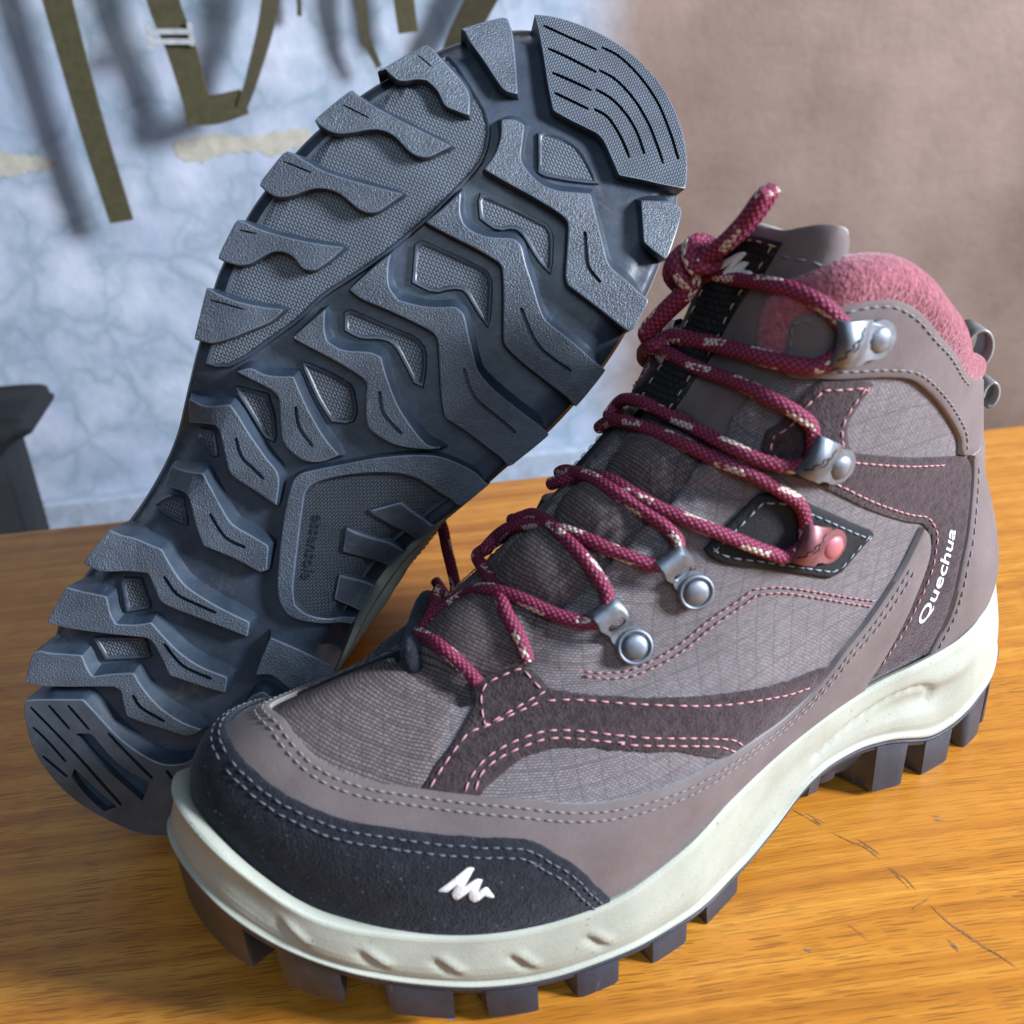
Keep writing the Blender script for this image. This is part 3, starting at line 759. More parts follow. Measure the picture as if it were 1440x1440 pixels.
def build_midsole(parent, mat):
    H = MT - MB
    rows = []
    # profile: (fraction of height, outward offset)
    prof = [(0.0, -.0030), (0.0, -.0012), (.02, -.0004), (.055, .0001), (.085, -.0002), (.10, -.0010), (.13, -.0010), (.20, -.0006), (.32, -.0003),
            (.45, -.0004), (.58, -.0008), (.70, -.0012), (.80, -.0016), (.88, -.0019), (.94, -.0021), (.98, -.0025), (1.0, -.0032), (.99, -.0042), (.93, -.0060), (.7, -.0080)]
    x = OUT[:, 0]
    # finer rows
    kk = np.arange(len(prof))
    fine_ = np.unique(np.r_[kk, np.arange(5, 17.01, .34)])
    rows = [(float(np.interp(q, kk, [p[0] for p in prof])), float(np.interp(q, kk, [p[1] for p in prof])), q) for q in fine_]
    arc = np.r_[0, np.cumsum(np.linalg.norm(np.diff(OUT, axis=0), axis=1))]
    lat = OUT[:, 1] > -.005
    toe_k = smoothstep(.255, .272, x)
    med = smoothstep(-.015, -.03, OUT[:, 1])
    heel_in = 1 - smoothstep(.015, .05, x)
    ticks = []
    for side in (True, False):
        for xx in (.262, .246, .230, .211, .192):
            i = int(np.argmin(np.abs(x - xx) + 10 * (lat != side)))
            ticks.append((arc[i], MB[i] + (MT[i] - MB[i]) * .50, 1 if side else -1))
    lines = []
    for side in (True, False):
        pts = []
        for xx, fr in ((.104, .36), (.094, .50), (.084, .62), (.075, .69), (.067, .71), (.061, .66), (.0585, .56), (.060, .47)):
            j = int(np.argmin(np.abs(x - xx) + 10 * ((OUT[:, 1] > 0) != side)))
            pts.append((arc[j], MB[j] + (MT[j] - MB[j]) * fr))
        lines.append(smooth_loop(np.array(pts), False, .002, 181))
    R = []
    for fr, off, q in rows:
        z = MB + H * fr
        d = np.zeros(NO)
        if .12 < fr < .97 and 5 < q < 17:
            d -= .0016 * toe_k * math.sin(math.pi * (fr - .1) / .88)
            d -= .0024 * bump(.064, x, .016) * bump(.50, fr, .17)
            d += .0013 * bump(.050, x, .010) * bump(.72, fr, .12)
            d -= .0018 * bump(.115, x, .030) * bump(.45, fr, .25)
            # slanted ticks: a raised lip with a dent beside it
            for ai, zi, sg in ticks:
                da, dz_ = (arc - ai) * sg, z - zi
                al = da * -.62 + dz_ * -.78 if False else da * .64 + dz_ * .77
                pe = da * .77 - dz_ * .64
                env = np.exp(-(al / .0042) ** 4)
                d += env * (.0009 * np.exp(-((pe + .0006) / .0011) ** 2) - .0010 * np.exp(-((pe - .0013) / .0012) ** 2))
            for ln in lines:
                P_ = np.c_[arc, z]
                near_ = np.abs(arc - ln[:, 0].mean()) < .05
                dist = np.full(NO, 1.0)
                if near_.any():
                    dd_ = np.linalg.norm(P_[near_][:, None] - ln[None], axis=2)
                    dist[near_] = dd_.min(1)
                d -= .0011 * np.exp(-(dist / .0013) ** 2)
        d = d + .0088 * bump(.098, x, .028) * med * math.sin(math.pi * min(1, max(0, fr))) ** .7
        R.append(ring(off + d - .0016 * toe_k * fr - .0026 * heel_in * min(1, max(0, fr)), z))
    v, f = loft(R)
    o = mk('midsole', v, f, mat, parent)
    return fix_normals(o)


def build_outsole(parent, mat):
    x, y = OUT[:, 0], OUT[:, 1]
    zf = np.minimum(floor_z(x - OUT_N[:, 0] * .0036, y - OUT_N[:, 1] * .0036), MB - .0030)
    ze = np.maximum(zf, MB - .0036)
    toe_k = smoothstep(.250, .268, x)
    heel_k = 1 - smoothstep(.008, .024, x)
    R = [ring(-.0036, zf), ring(-.0022, ze), ring(-.0014, ze + .0003), ring(-.0010 + .0022 * heel_k, ze + .0010), ring(-.0010 + .0006 * toe_k + .0022 * heel_k, MB - .0018), ring(-.0004, MB - .0009),
         ring(-.0002, MB - .0005), ring(-.0004, MB + .0001), ring(-.0032, MB + .0003)]
    v, f = loft(R)
    # floor
    lp = R[0][:, :2]
    V, T, mp = tri_fill([ccw(lp)], .0028)
    base = len(v)
    z = floor_z(V[:, 0], V[:, 1])
    dl = np.linalg.norm(V[:, None] - lp[None], axis=2)
    z = np.where(dl.min(1) < 1e-6, zf[dl.argmin(1)], z)
    v2 = np.c_[V, z]
    v = np.vstack([v, v2])
    f = list(f) + [tuple(t + base) for t in T]
    o = mk('outsole', v, f, mat, parent)
    bm = bmesh.new()
    bm.from_mesh(o.data)
    bmesh.ops.remove_doubles(bm, verts=bm.verts, dist=1e-5)
    bmesh.ops.recalc_face_normals(bm, faces=bm.faces)
    bm.to_mesh(o.data)
    bm.free()
    return auto_smooth(o, 40)


def strip_poly(line, w):
    """thin closed polygon (CCW) around an open polyline, half width w"""
    p = smooth_loop(line, False, .0015, 60)
    t = np.gradient(p, axis=0)
    t /= np.maximum(np.linalg.norm(t, axis=1), 1e-9)[:, None]
    n = np.stack([-t[:, 1], t[:, 0]], 1)
    ww = np.full(len(p), w)
    ww[0] *= .7
    ww[-1] *= .7
    return ccw(np.vstack([p + n * ww[:, None], (p - n * ww[:, None])[::-1]]))


def untangle(p, q, it=12):
    """collapse spans of an inset loop that run backwards"""
    q = q.copy()
    for _ in range(it):
        a = np.roll(p, -1, 0) - p
        b = np.roll(q, -1, 0) - q
        bad = np.where((a * b).sum(1) < 0)[0]
        if not len(bad):
            break
        for i in bad:
            j = (i + 1) % len(q)
            m = (q[i] + q[j]) / 2
            q[i] = m
            q[j] = m
    return q


def build_lug(spec, top=0.0, base=FLOOR + .0006, ramp=.0024, steep=.0005, bev=.0004, name='lug', parent=None, mat=None, slit_depth=.0024, corner=42):
    p = ccw(np.array(spec['p']) / 1000)
    p = smooth_loop(p, True, .0010, corner)
    # carry edges that reach the rim out to it
    dd = np.linalg.norm(p[:, None] - OUT[None], axis=2)
    near = dd.argmin(1)
    dmin = dd.min(1)
    rimk = 1 - smoothstep(.0030, .0048, dmin)
    p = p * (1 - rimk[:, None]) + (OUT[near] - OUT_N[near] * .0003) * rimk[:, None]
    keep = np.linalg.norm(p - np.roll(p, 1, 0), axis=1) > .00035
    p = p[keep]
    p = (np.roll(p, 1, 0) * .12 + p * .76 + np.roll(p, -1, 0) * .12)
    holes = []
    for s in spec['s']:
        ln = smooth_loop(np.array(s) / 1000, False, .0008, 60)
        k = in_poly(ln, p) & (seg_dist(ln, p) > .0014)
        ln = ln[k]
        if len(ln) > 3:
            holes.append(strip_poly(ln[::2] if len(ln) > 6 else ln, spec.get('w', .5) / 1000))
    n_thin = len(holes)
    holes += [resample_closed(smooth_loop(ccw(np.array(h) / 1000), True, .001, 40), 40) for h in spec.get('h', [])]
    nh_thin = n_thin
    tp = untangle(p, inset2(p, bev, 1.6))
    e = np.roll(p, -1, 0) - np.roll(p, 1, 0)
    e /= np.maximum(np.linalg.norm(e, axis=1), 1e-9)[:, None]
    nout = np.stack([e[:, 1], -e[:, 0]], 1)
    # toe-facing flanks are long ramps, heel-facing flanks steep, flanks on the outer rim vertical
    dd = np.linalg.norm(p[:, None] - OUT[None], axis=2)
    near = dd.argmin(1)
    rim = dd.min(1) < .0016
    k = np.clip(nout[:, 0] * 1.1 - .1, 0, 1)
    for _ in range(3):
        k = (np.roll(k, 1) + k + np.roll(k, -1)) / 3
    ext = np.where(rim, .0001, steep + ramp * k)
    for _ in range(2):
        ext = (np.roll(ext, 1) + ext + np.roll(ext, -1)) / 3
    bp = inset2(p, -ext, 1.3)
    V, T, mp = tri_fill([tp] + holes, .006)
    verts = [np.c_[V, zt(V[:, 0], V[:, 1]) + top]]
    faces = [tuple(t[::-1]) for t in T]
    n0 = len(V)
    n = len(p)
    pz = zt(p[:, 0], p[:, 1])
    midp = untangle(p, inset2(p, bev * .3, 1.6))
    verts.append(np.c_[midp, pz + top + bev * .3])
    verts.append(np.c_[p, pz + top + bev])
    bz = floor_z(bp[:, 0], bp[:, 1]) + base - FLOOR
    bz = np.where(rim, np.maximum(bz, MB[near] - .0014), bz)
    bp = np.where(rim[:, None], OUT[near] - OUT_N[near] * .0006, bp)
    verts.append(np.c_[bp, bz])
    for i in range(n):
        j = (i + 1) % n
        faces.append((mp[j], mp[i], n0 + i, n0 + j))
        for r in range(2):
            a = n0 + r * n
            faces.append((a + j, a + i, a + n + i, a + n + j))
    nb = n0 + 3 * n
    off = n
    for hi, h in enumerate(holes):
        m = len(h)
        dep = slit_depth if hi < nh_thin else .0036
        hz = zt(h[:, 0], h[:, 1]) + top + dep
        verts.append(np.c_[h, hz])
        idx = [mp[off + i] for i in range(m)]
        for i in range(m):
            j = (i + 1) % m
            faces.append((idx[i], idx[j], nb + j, nb + i))
        Vh, Th, mh = tri_fill([h], .004 if hi >= nh_thin else 0)
        verts.append(np.c_[Vh, zt(Vh[:, 0], Vh[:, 1]) + top + dep])
        faces += [tuple(t[::-1] + nb + m) for t in Th]
        nb += m + len(Vh)
        off += m
    o = mk(name, np.vstack(verts), faces, None, parent, mats=[mat, M['lug_smooth'], M['lug_edge_highlight']], fmat=[0] * len(T) + [2, 2, 1] * n + [1] * (len(faces) - len(T) - 3 * n), smooth=[False] * len(T) + [True] * (len(faces) - len(T)))
    return auto_smooth(o, 38)


def build_weave(poly, mat, parent, name='tread_pad', h=.0009):
    p = ccw(np.array(poly) / 1000)
    p = resample_closed(smooth_loop(p, True, .0012, 45), max(24, len(p) * 3))
    dd = np.linalg.norm(p[:, None] - OUT[None], axis=2)
    near = dd.argmin(1)
    sd = ((p - OUT[near]) * -OUT_N[near]).sum(1)          # signed depth inside the rim
    p = p - OUT_N[near] * np.maximum(0, .0052 - sd)[:, None]
    lip = inset2(p, -.0012, 1.4)
    q = inset2(p, .0005, 1.4)
    V, T, mp = tri_fill([q], .003)
    n0 = len(V)
    n = len(p)
    fz = lambda a: floor_z(a[:, 0], a[:, 1])
    P = [np.c_[V, fz(V) - h], np.c_[q, fz(q) - h * 1.0], np.c_[p, fz(p) - h * 1.6],
         np.c_[inset2(p, -.0006, 1.4), fz(p) - h * 1.6], np.c_[lip, fz(lip) + .0003]]
    f = [tuple(t[::-1]) for t in T]
    for r in range(3):
        a = n0 + r * n
        for i in range(n):
            j = (i + 1) % n
            f.append((a + j, a + i, a + n + i, a + n + j))
    fm = [0] * len(T) + [1] * (3 * n)
    for i in range(n):
        pass
    v = np.vstack(P)
    o = mk(name, v, f, None, parent, mats=[mat, M['rubber']], fmat=fm, smooth=[False] * len(T) + [True] * (len(f) - len(T)))
    return auto_smooth(o, 50)

# ------------------------------------------------------------------ upper: one lofted surface S(u, v)
# u runs round the boot (0 heel back, .5 toe), v from the midsole up to the rim.
ST = [
 [(0.0085,0,0.05),(0.005,0,0.063),(0.0035,0,0.074),(0.0035,0,0.08),(0.0055,0,0.086),(0.009,0,0.092),(0.0125,0,0.099),(0.0165,0,0.108),(0.0205,0,0.117),(0.023,0,0.126)],
 [(0.024,0.03,0.047),(0.0225,0.0315,0.059),(0.0255,0.0315,0.07),(0.0275,0.03,0.077),(0.0285,0.028,0.084),(0.0285,0.0255,0.091),(0.0288,0.024,0.1),(0.03,0.0225,0.111),(0.033,0.022,0.125),(0.036,0.0215,0.138)],
 [(0.055,0.037,0.045),(0.054,0.0375,0.054),(0.053,0.0382,0.064),(0.0525,0.038,0.074),(0.052,0.0365,0.083),(0.052,0.0345,0.092),(0.052,0.0325,0.103),(0.0535,0.0318,0.116),(0.055,0.032,0.133),(0.056,0.032,0.15)],
 [(0.09,0.0345,0.041),(0.0905,0.0355,0.051),(0.0905,0.0375,0.062),(0.09,0.038,0.073),(0.089,0.0365,0.083),(0.088,0.035,0.093),(0.086,0.0345,0.105),(0.083,0.0345,0.119),(0.079,0.0355,0.141),(0.072,0.036,0.172)],
 [(0.13,0.037,0.036),(0.13,0.0385,0.046),(0.129,0.0402,0.057),(0.127,0.0395,0.069),(0.124,0.036,0.081),(0.121,0.033,0.092),(0.117,0.032,0.104),(0.112,0.032,0.118),(0.106,0.033,0.142),(0.091,0.0335,0.182)],
 [(0.17,0.0425,0.028),(0.17,0.0435,0.038),(0.168,0.044,0.049),(0.165,0.0405,0.062),(0.159,0.0335,0.075),(0.151,0.027,0.087),(0.142,0.025,0.101),(0.131,0.025,0.116),(0.118,0.027,0.141),(0.1,0.0295,0.188)],
 [(0.208,0.0365,0.029),(0.2075,0.0375,0.039),(0.205,0.0365,0.05),(0.2,0.032,0.062),(0.19,0.024,0.073),(0.176,0.017,0.085),(0.159,0.016,0.103),(0.14,0.017,0.119),(0.121,0.02,0.143),(0.1035,0.022,0.19)],
 [(0.2445,0.0178,0.038),(0.244,0.0183,0.047),(0.241,0.018,0.058),(0.232,0.012,0.069),(0.214,0.005,0.078),(0.19,0.003,0.087),(0.166,0.005,0.106),(0.143,0.008,0.122),(0.12,0.011,0.145),(0.104,0.013,0.19)],
 [(0.268,-0.013,0.056),(0.267,-0.013,0.066),(0.262,-0.013,0.0735),(0.249,-0.013,0.0795),(0.225,-0.012,0.083),(0.196,-0.01,0.087),(0.168,-0.006,0.106),(0.143,-0.001,0.122),(0.118,0.002,0.145),(0.1025,0.005,0.189)],
 [(0.259,-0.038,0.052),(0.2575,-0.0383,0.06),(0.252,-0.036,0.069),(0.241,-0.031,0.0725),(0.22,-0.025,0.0775),(0.193,-0.019,0.0845),(0.166,-0.013,0.106),(0.143,-0.008,0.122),(0.12,-0.004,0.145),(0.103,-0.002,0.188)],
 [(0.235,-0.0545,0.034),(0.2345,-0.0555,0.042),(0.231,-0.053,0.05),(0.224,-0.047,0.06),(0.21,-0.038,0.069),(0.187,-0.028,0.083),(0.163,-0.021,0.105),(0.142,-0.016,0.121),(0.12,-0.012,0.145),(0.103,-0.01,0.187)],
 [(0.2,-0.057,0.03),(0.1995,-0.059,0.039),(0.197,-0.0585,0.048),(0.192,-0.0545,0.0575),(0.184,-0.047,0.0715),(0.172,-0.038,0.086),(0.155,-0.03,0.104),(0.137,-0.025,0.12),(0.119,-0.021,0.144),(0.101,-0.019,0.185)],
 [(0.155,-0.0475,0.033),(0.155,-0.0495,0.045),(0.153,-0.0495,0.058),(0.15,-0.0475,0.071),(0.145,-0.043,0.083),(0.139,-0.038,0.094),(0.131,-0.034,0.106),(0.122,-0.031,0.12),(0.111,-0.029,0.143),(0.096,-0.027,0.181)],
 [(0.11,-0.037,0.04),(0.109,-0.041,0.051),(0.108,-0.0435,0.063),(0.106,-0.044,0.075),(0.104,-0.042,0.085),(0.102,-0.039,0.094),(0.099,-0.036,0.106),(0.095,-0.0325,0.12),(0.089,-0.033,0.142),(0.081,-0.033,0.168)],
 [(0.06,-0.0325,0.046),(0.059,-0.034,0.055),(0.058,-0.035,0.065),(0.0575,-0.035,0.075),(0.057,-0.034,0.084),(0.056,-0.033,0.093),(0.055,-0.031,0.104),(0.055,-0.03,0.117),(0.055,-0.03,0.134),(0.055,-0.03,0.151)],
 [(0.024,-0.027,0.047),(0.0225,-0.0285,0.059),(0.0255,-0.0285,0.07),(0.0275,-0.0285,0.077),(0.0285,-0.0266,0.084),(0.0285,-0.0242,0.091),(0.0288,-0.0228,0.1),(0.03,-0.0214,0.111),(0.033,-0.0209,0.125),(0.036,-0.0204,0.138)],
]
ST = np.array(ST).transpose(1, 0, 2)          # level, station, xyz
NLV, NST = ST.shape[:2]


def _moments_periodic(n):
    A = np.zeros((n, n))
    B = np.zeros((n, n))
    for i in range(n):
        A[i, i] = 4
        A[i, (i + 1) % n] = A[i, (i - 1) % n] = 1
        B[i, i] = -12
        B[i, (i + 1) % n] = B[i, (i - 1) % n] = 6
    return np.linalg.solve(A, B)


def _moments_natural(n):
    A = np.zeros((n, n))
    B = np.zeros((n, n))
    A[0, 0] = A[-1, -1] = 1
    for i in range(1, n - 1):
        A[i, i] = 4
        A[i, i + 1] = A[i, i - 1] = 1
        B[i, i] = -12
        B[i, i + 1] = B[i, i - 1] = 6
    return np.linalg.solve(A, B)


_MU = _moments_periodic(NST)
_MV = _moments_natural(NLV)


def _wts(t, n, Mm, per):
    t = np.asarray(t, float)
    if per:
        t = np.mod(t, 1.0) * n
        i = np.floor(t).astype(int) % n
        j = (i + 1) % n
    else:
        t = np.clip(t, -.06, 1.06) * (n - 1)
        i = np.clip(np.floor(t).astype(int), 0, n - 2)
        j = i + 1
    f = t - np.floor(t) if per else t - i
    W = np.zeros((len(t), n))
    r = np.arange(len(t))
    W[r, i] += 1 - f
    W[r, j] += f
    W += ((1 - f) ** 3 - (1 - f))[:, None] / 6 * Mm[i] + (f ** 3 - f)[:, None] / 6 * Mm[j]
    return W


def S0(uv):
    uv = np.atleast_2d(np.asarray(uv, float))
    wu = _wts(uv[:, 0], NST, _MU, True)
    wv = _wts(uv[:, 1], NLV, _MV, False)
    tmp = np.einsum('nk,kjc->njc', wv, ST)
    return np.einsum('nj,njc->nc', wu, tmp)


def frame(uv):
    uv = np.atleast_2d(np.asarray(uv, float))
    e = 2e-3
    du = (S0(uv + [e, 0]) - S0(uv - [e, 0])) / (2 * e)
    dv = (S0(uv + [0, e]) - S0(uv - [0, e])) / (2 * e)
    n = np.cross(dv, du)
    n /= np.linalg.norm(n, axis=1)[:, None]
    return du, dv, n


LU, LV = .62, .20

# ------------------------------------------------------------------ building on the upper
_vg = np.linspace(-.06, 1.06, 449)
_arc = np.zeros(len(_vg))
for _s in (2, 3, 4, 5, 6, 7, 8):
    _p = S0(np.c_[np.full(len(_vg), _s / NST), _vg])
    _arc += np.r_[0, np.cumsum(np.linalg.norm(np.diff(_p, axis=0), axis=1))]
_arc /= 7
_arc -= np.interp(0, _vg, _arc)
KU = .42


def to_m(uv):
    uv = np.asarray(uv, float)
    return np.c_[uv[:, 0] * KU, np.interp(uv[:, 1], _vg, _arc)]


def from_m(m):
    m = np.asarray(m, float)
    return np.c_[m[:, 0] / KU, np.interp(m[:, 1], _arc, _vg)]


# arc length round each loop measured from u = .25, for thread scale
_ug = np.linspace(-.25, 1.25, 601)
_vl = np.linspace(-.06, 1.06, 57)
_AL = []
for _v in _vl:
    _p = S0(np.c_[_ug, np.full(len(_ug), _v)])
    _a = np.r_[0, np.cumsum(np.linalg.norm(np.diff(_p, axis=0), axis=1))]
    _AL.append(_a - np.interp(.25, _ug, _a))
_AL = np.array(_AL)


def tex_uv(uv):
    uv = np.asarray(uv, float)
    fu = np.clip((uv[:, 0] + .25) / 1.5 * 600, 0, 599.999)
    fv = np.clip((uv[:, 1] + .06) / 1.12 * 56, 0, 55.999)
    i, j = fu.astype(int), fv.astype(int)
    a, b = fu - i, fv - j
    A = (_AL[j, i] * (1 - a) + _AL[j, i + 1] * a) * (1 - b) + (_AL[j + 1, i] * (1 - a) + _AL[j + 1, i + 1] * a) * b
    return np.c_[A, np.interp(uv[:, 1], _vg, _arc)]


def lift(uv, h):
    """points on the upper, raised by h along the normal"""
    n = frame(uv)[2]
    return S0(uv) + n * np.asarray(h).reshape(-1, 1) if np.ndim(h) else S0(uv) + n * h


def shift_uv(uv, d, closed=True):
    """move a polyline sideways on the surface by d metres (positive: to the left of travel in the u,v plane)"""
    uv = np.asarray(uv, float)
    P = S0(uv)
    if closed:
        t = np.roll(P, -1, 0) - np.roll(P, 1, 0)
    else:
        t = np.gradient(P, axis=0)
    t /= np.maximum(np.linalg.norm(t, axis=1), 1e-9)[:, None]
    du, dv, n = frame(uv)
    side = np.cross(t, n)              # normal faces out; (u,v) is mirrored seen from outside
    # solve side*d = a du + b dv
    g11 = (du * du).sum(1)
    g12 = (du * dv).sum(1)
    g22 = (dv * dv).sum(1)
    s = side * np.asarray(d).reshape(-1, 1) if np.ndim(d) else side * d
    b1 = (s * du).sum(1)
    b2 = (s * dv).sum(1)
    det = g11 * g22 - g12 * g12
    return uv + np.c_[(b1 * g22 - b2 * g12) / det, (b2 * g11 - b1 * g12) / det]


def UVL(key):
    return np.array(UP[key] if isinstance(key, str) else key, float) / 1000


def mir(uv):
    """the same outline on the inner (medial) side"""
    uv = np.asarray(uv, float)
    return np.c_[1 - uv[:, 0], uv[:, 1]]


def dense_uv(uv, closed=True, step=.0016, corner=50):
    return from_m(smooth_loop(to_m(uv), closed, step, corner))


def panel(name, uv, h, mat, parent, thick=.0032, step=.0032, edge=None, bev=.0006, hfun=None, dense=True, bstep=.0016, rag=0.0):
    """a sheet cut to an outline and laid on the upper, with its own cut edge"""
    b = dense_uv(uv, True, bstep) if dense else np.asarray(uv, float)
    m = to_m(b)
    if area2(m) < 0:
        b = b[::-1].copy()
        m = m[::-1].copy()
    if rag:
        b = shift_uv(b, RNG.normal(0, rag, len(b)))
    # which sign moves inwards
    t1 = to_m(shift_uv(b, bev))
    sgn = 1 if abs(area2(t1)) < abs(area2(m)) else -1
    inn = shift_uv(b, sgn * bev)
    V, T, mp = tri_fill([to_m(inn)], step)
    uvI = from_m(V)
    hh = (lambda q: h + hfun(q)) if hfun is not None else (lambda q: np.full(len(q), h))
    A = lift(uvI, hh(uvI))
    hb = hh(b)
    B = lift(b, hb - bev * .7)
    Cc = lift(b, hb - thick)
    n0, n = len(V), len(b)
    faces = [tuple(t) for t in T]
    fm = [0] * len(T)
    flip = False
    # outward orientation check
    tri = A[T[0]]
    nn = np.cross(tri[1] - tri[0], tri[2] - tri[0])
    if nn @ frame(uvI[T[0]][:1])[2][0] < 0:
        flip = True
        faces = [f[::-1] for f in faces]
    for i in range(n):
        j = (i + 1) % n
        q1 = (mp[i], n0 + i, n0 + j, mp[j])
        q2 = (n0 + i, n0 + n + i, n0 + n + j, n0 + j)
        if not flip:
            faces += [q1, q2]
        else:
            faces += [q1[::-1], q2[::-1]]
        fm += [0, 1 if edge else 0]
    uvs = tex_uv(np.vstack([uvI, b, b]))
    o = mk(name, np.vstack([A, B, Cc]), faces, None, parent, uv=uvs, mats=[mat] + ([edge] if edge else []), fmat=fm)
    return auto_smooth(o, 55), b, sgn


def tube(path, r, sides=8, cap=True, squash=None):
    """tube along 3-D points; returns verts, faces, uv"""
    p = np.asarray(path, float)
    t = np.gradient(p, axis=0)
    t /= np.maximum(np.linalg.norm(t, axis=1), 1e-12)[:, None]
    s = np.r_[0, np.cumsum(np.linalg.norm(np.diff(p, axis=0), axis=1))]
    u = np.cross(t[0], [0.3, 0.2, 1.0])
    u /= np.linalg.norm(u)
    R, F, UVv = [], [], []
    rr = np.full(len(p), r) if np.ndim(r) == 0 else np.asarray(r)
    for i in range(len(p)):
        u = u - t[i] * (u @ t[i])
        u /= np.linalg.norm(u)
        w = np.cross(t[i], u)
        for k in range(sides + 1):
            a = 2 * math.pi * k / sides
            R.append(p[i] + (u * math.cos(a) + w * math.sin(a)) * rr[i])
            UVv.append((s[i], k / sides))
    m = sides + 1
    for i in range(len(p) - 1):
        for k in range(sides):
            F.append((i * m + k, i * m + k + 1, (i + 1) * m + k + 1, (i + 1) * m + k))
    if cap:
        F.append(tuple(range(sides - 1, -1, -1)))
        e = (len(p) - 1) * m
        F.append(tuple(e + k for k in range(sides)))
    return np.array(R), F, np.array(UVv)


def spline3(pts, step=.0012):
    return smooth_loop(np.asarray(pts, float), False, step, 181)


def stitches(uv, h, mat, parent, closed=False, pitch=.0033, frac=.72, r=.00026, dense=True, name='stitching', hfun=None):
    """a row of raised thread stitches along a line on the upper"""
    b = dense_uv(uv, closed, .001, 60) if dense else np.asarray(uv, float)
    if closed:
        b = np.vstack([b, b[:1]])
    P = S0(b)
    s = np.r_[0, np.cumsum(np.linalg.norm(np.diff(P, axis=0), axis=1))]
    n = max(2, int(s[-1] / pitch))
    pit = s[-1] / n
    vs, fs = [], []
    nb = 0
    prof = [(0, -.00035, .55), (.12, .00010, .85), (.5, .00022, 1.0), (.88, .00010, .85), (1, -.00035, .55)]
    allq, allh, allr = [], [], []
    for k in range(n):
        a0 = (k + (1 - frac) / 2) * pit + RNG.normal(0, .00012)
        for t, dz, rr in prof:
            x = a0 + t * frac * pit
            allq.append((np.interp(x, s, b[:, 0]), np.interp(x, s, b[:, 1])))
            allh.append(h + dz)
            allr.append(rr * r)
    q = np.array(allq)
    hh = np.array(allh)
    if hfun is not None:
        hh = hh + hfun(q)
    L = lift(q, hh).reshape(n, 5, 3)
    nr = frame(q)[2].reshape(n, 5, 3)
    rr = np.array(allr).reshape(n, 5)
    t = np.zeros_like(L)
    t[:, 1:-1] = L[:, 2:] - L[:, :-2]
    t[:, 0] = L[:, 1] - L[:, 0]
    t[:, -1] = L[:, -1] - L[:, -2]
    t /= np.maximum(np.linalg.norm(t, axis=2), 1e-9)[..., None]
    w = np.cross(t, nr)
    sides = 5
    ring_ = []
    for k in range(sides):
        a = 2 * math.pi * k / sides
        ring_.append(L + (nr * math.cos(a) * .8 + w * math.sin(a)) * rr[..., None])
    V = np.stack(ring_, 2).reshape(-1, 3)      # stitch, ring, side
    for k in range(n):
        for i in range(4):
            for j in range(sides):
                a = (k * 5 + i) * sides + j
                b2 = (k * 5 + i) * sides + (j + 1) % sides
                fs.append((a, b2, b2 + sides, a + sides))
    o = mk(name, V, fs, mat, parent)
    o['kind'] = 'stuff'
    return o


# shape of the padded tongue
CREASES = [.520, .612, .690, .765, .840, .90]


def tongue_h(q):
    q = np.asarray(q, float)
    half = np.where(q[:, 0] > .505, .115 + .12 * smoothstep(.80, .88, q[:, 1]), .115 + .085 * smoothstep(.86, .93, q[:, 1]))
    s = np.clip(np.abs(q[:, 0] - .505) / half, 0, 1.3)
    low = 1 - smoothstep(.80, .90, q[:, 1])
    base = .0030 - .0058 * s ** 2.2
    v = q[:, 1] + .03 * (q[:, 0] - .5) * 1.2
    ph = np.interp(v, CREASES, np.arange(len(CREASES)))
    puff = np.abs(np.sin(ph * math.pi)) ** .45
    fold = .0005 * np.sin(q[:, 0] * 240 + 6 * np.sin(v * 60)) * (s > .5)
    top = -.0030 * smoothstep(.86, .95, q[:, 1]) * (1 - smoothstep(.27, .35, q[:, 0]))
    return base + (.0074 * puff * (1 - .45 * s ** 2) - .0036 + fold) * low + top


def base_h(q):
    """the quarter's padded throat edge: small gathered folds beside the tongue"""
    q = np.asarray(q, float)
    u = np.where(q[:, 0] > .5, 1 - q[:, 0], q[:, 0])
    k = bump(.385, u, .030) * smoothstep(.50, .56, q[:, 1]) * (1 - smoothstep(.86, .92, q[:, 1]))
    return k * (.0012 + .0011 * np.sin(q[:, 1] * 95 + u * 60) + .0006 * np.sin(q[:, 1] * 210 - u * 140))


def text_mesh(txt, bold=0.0):
    cu = bpy.data.curves.new('t', 'FONT')
    cu.body = txt
    cu.size = 1.0
    cu.resolution_u = 3
    cu.offset = bold
    ob = bpy.data.objects.new('t', cu)
    COL.objects.link(ob)
    dg = bpy.context.evaluated_depsgraph_get()
    me = bpy.data.meshes.new_from_object(ob.evaluated_get(dg))
    v = np.array([p.co[:2] for p in me.vertices])
    f = [tuple(p.vertices) for p in me.polygons]
    bpy.data.objects.remove(ob)
    bpy.data.curves.remove(cu)
    bpy.data.meshes.remove(me)
    return v, f


def solid_from_flat(V2, F, mapper, h, thick):
    """extrude a flat triangulation through a mapper(pts2, height)"""
    top = mapper(V2, h)
    bot = mapper(V2, h - thick)
    n = len(V2)
    ed = {}
    for f in F:
        for i in range(len(f)):
            a, b = f[i], f[(i + 1) % len(f)]
            ed[(a, b)] = 1
    faces = [tuple(f) for f in F]
    for (a, b) in ed:
        if (b, a) not in ed:
            faces.append((b, a, a + n, b + n))
    return np.vstack([top, bot]), faces


# ------------------------------------------------------------------ lace hardware (local frame: x towards the tongue, z off the boot)


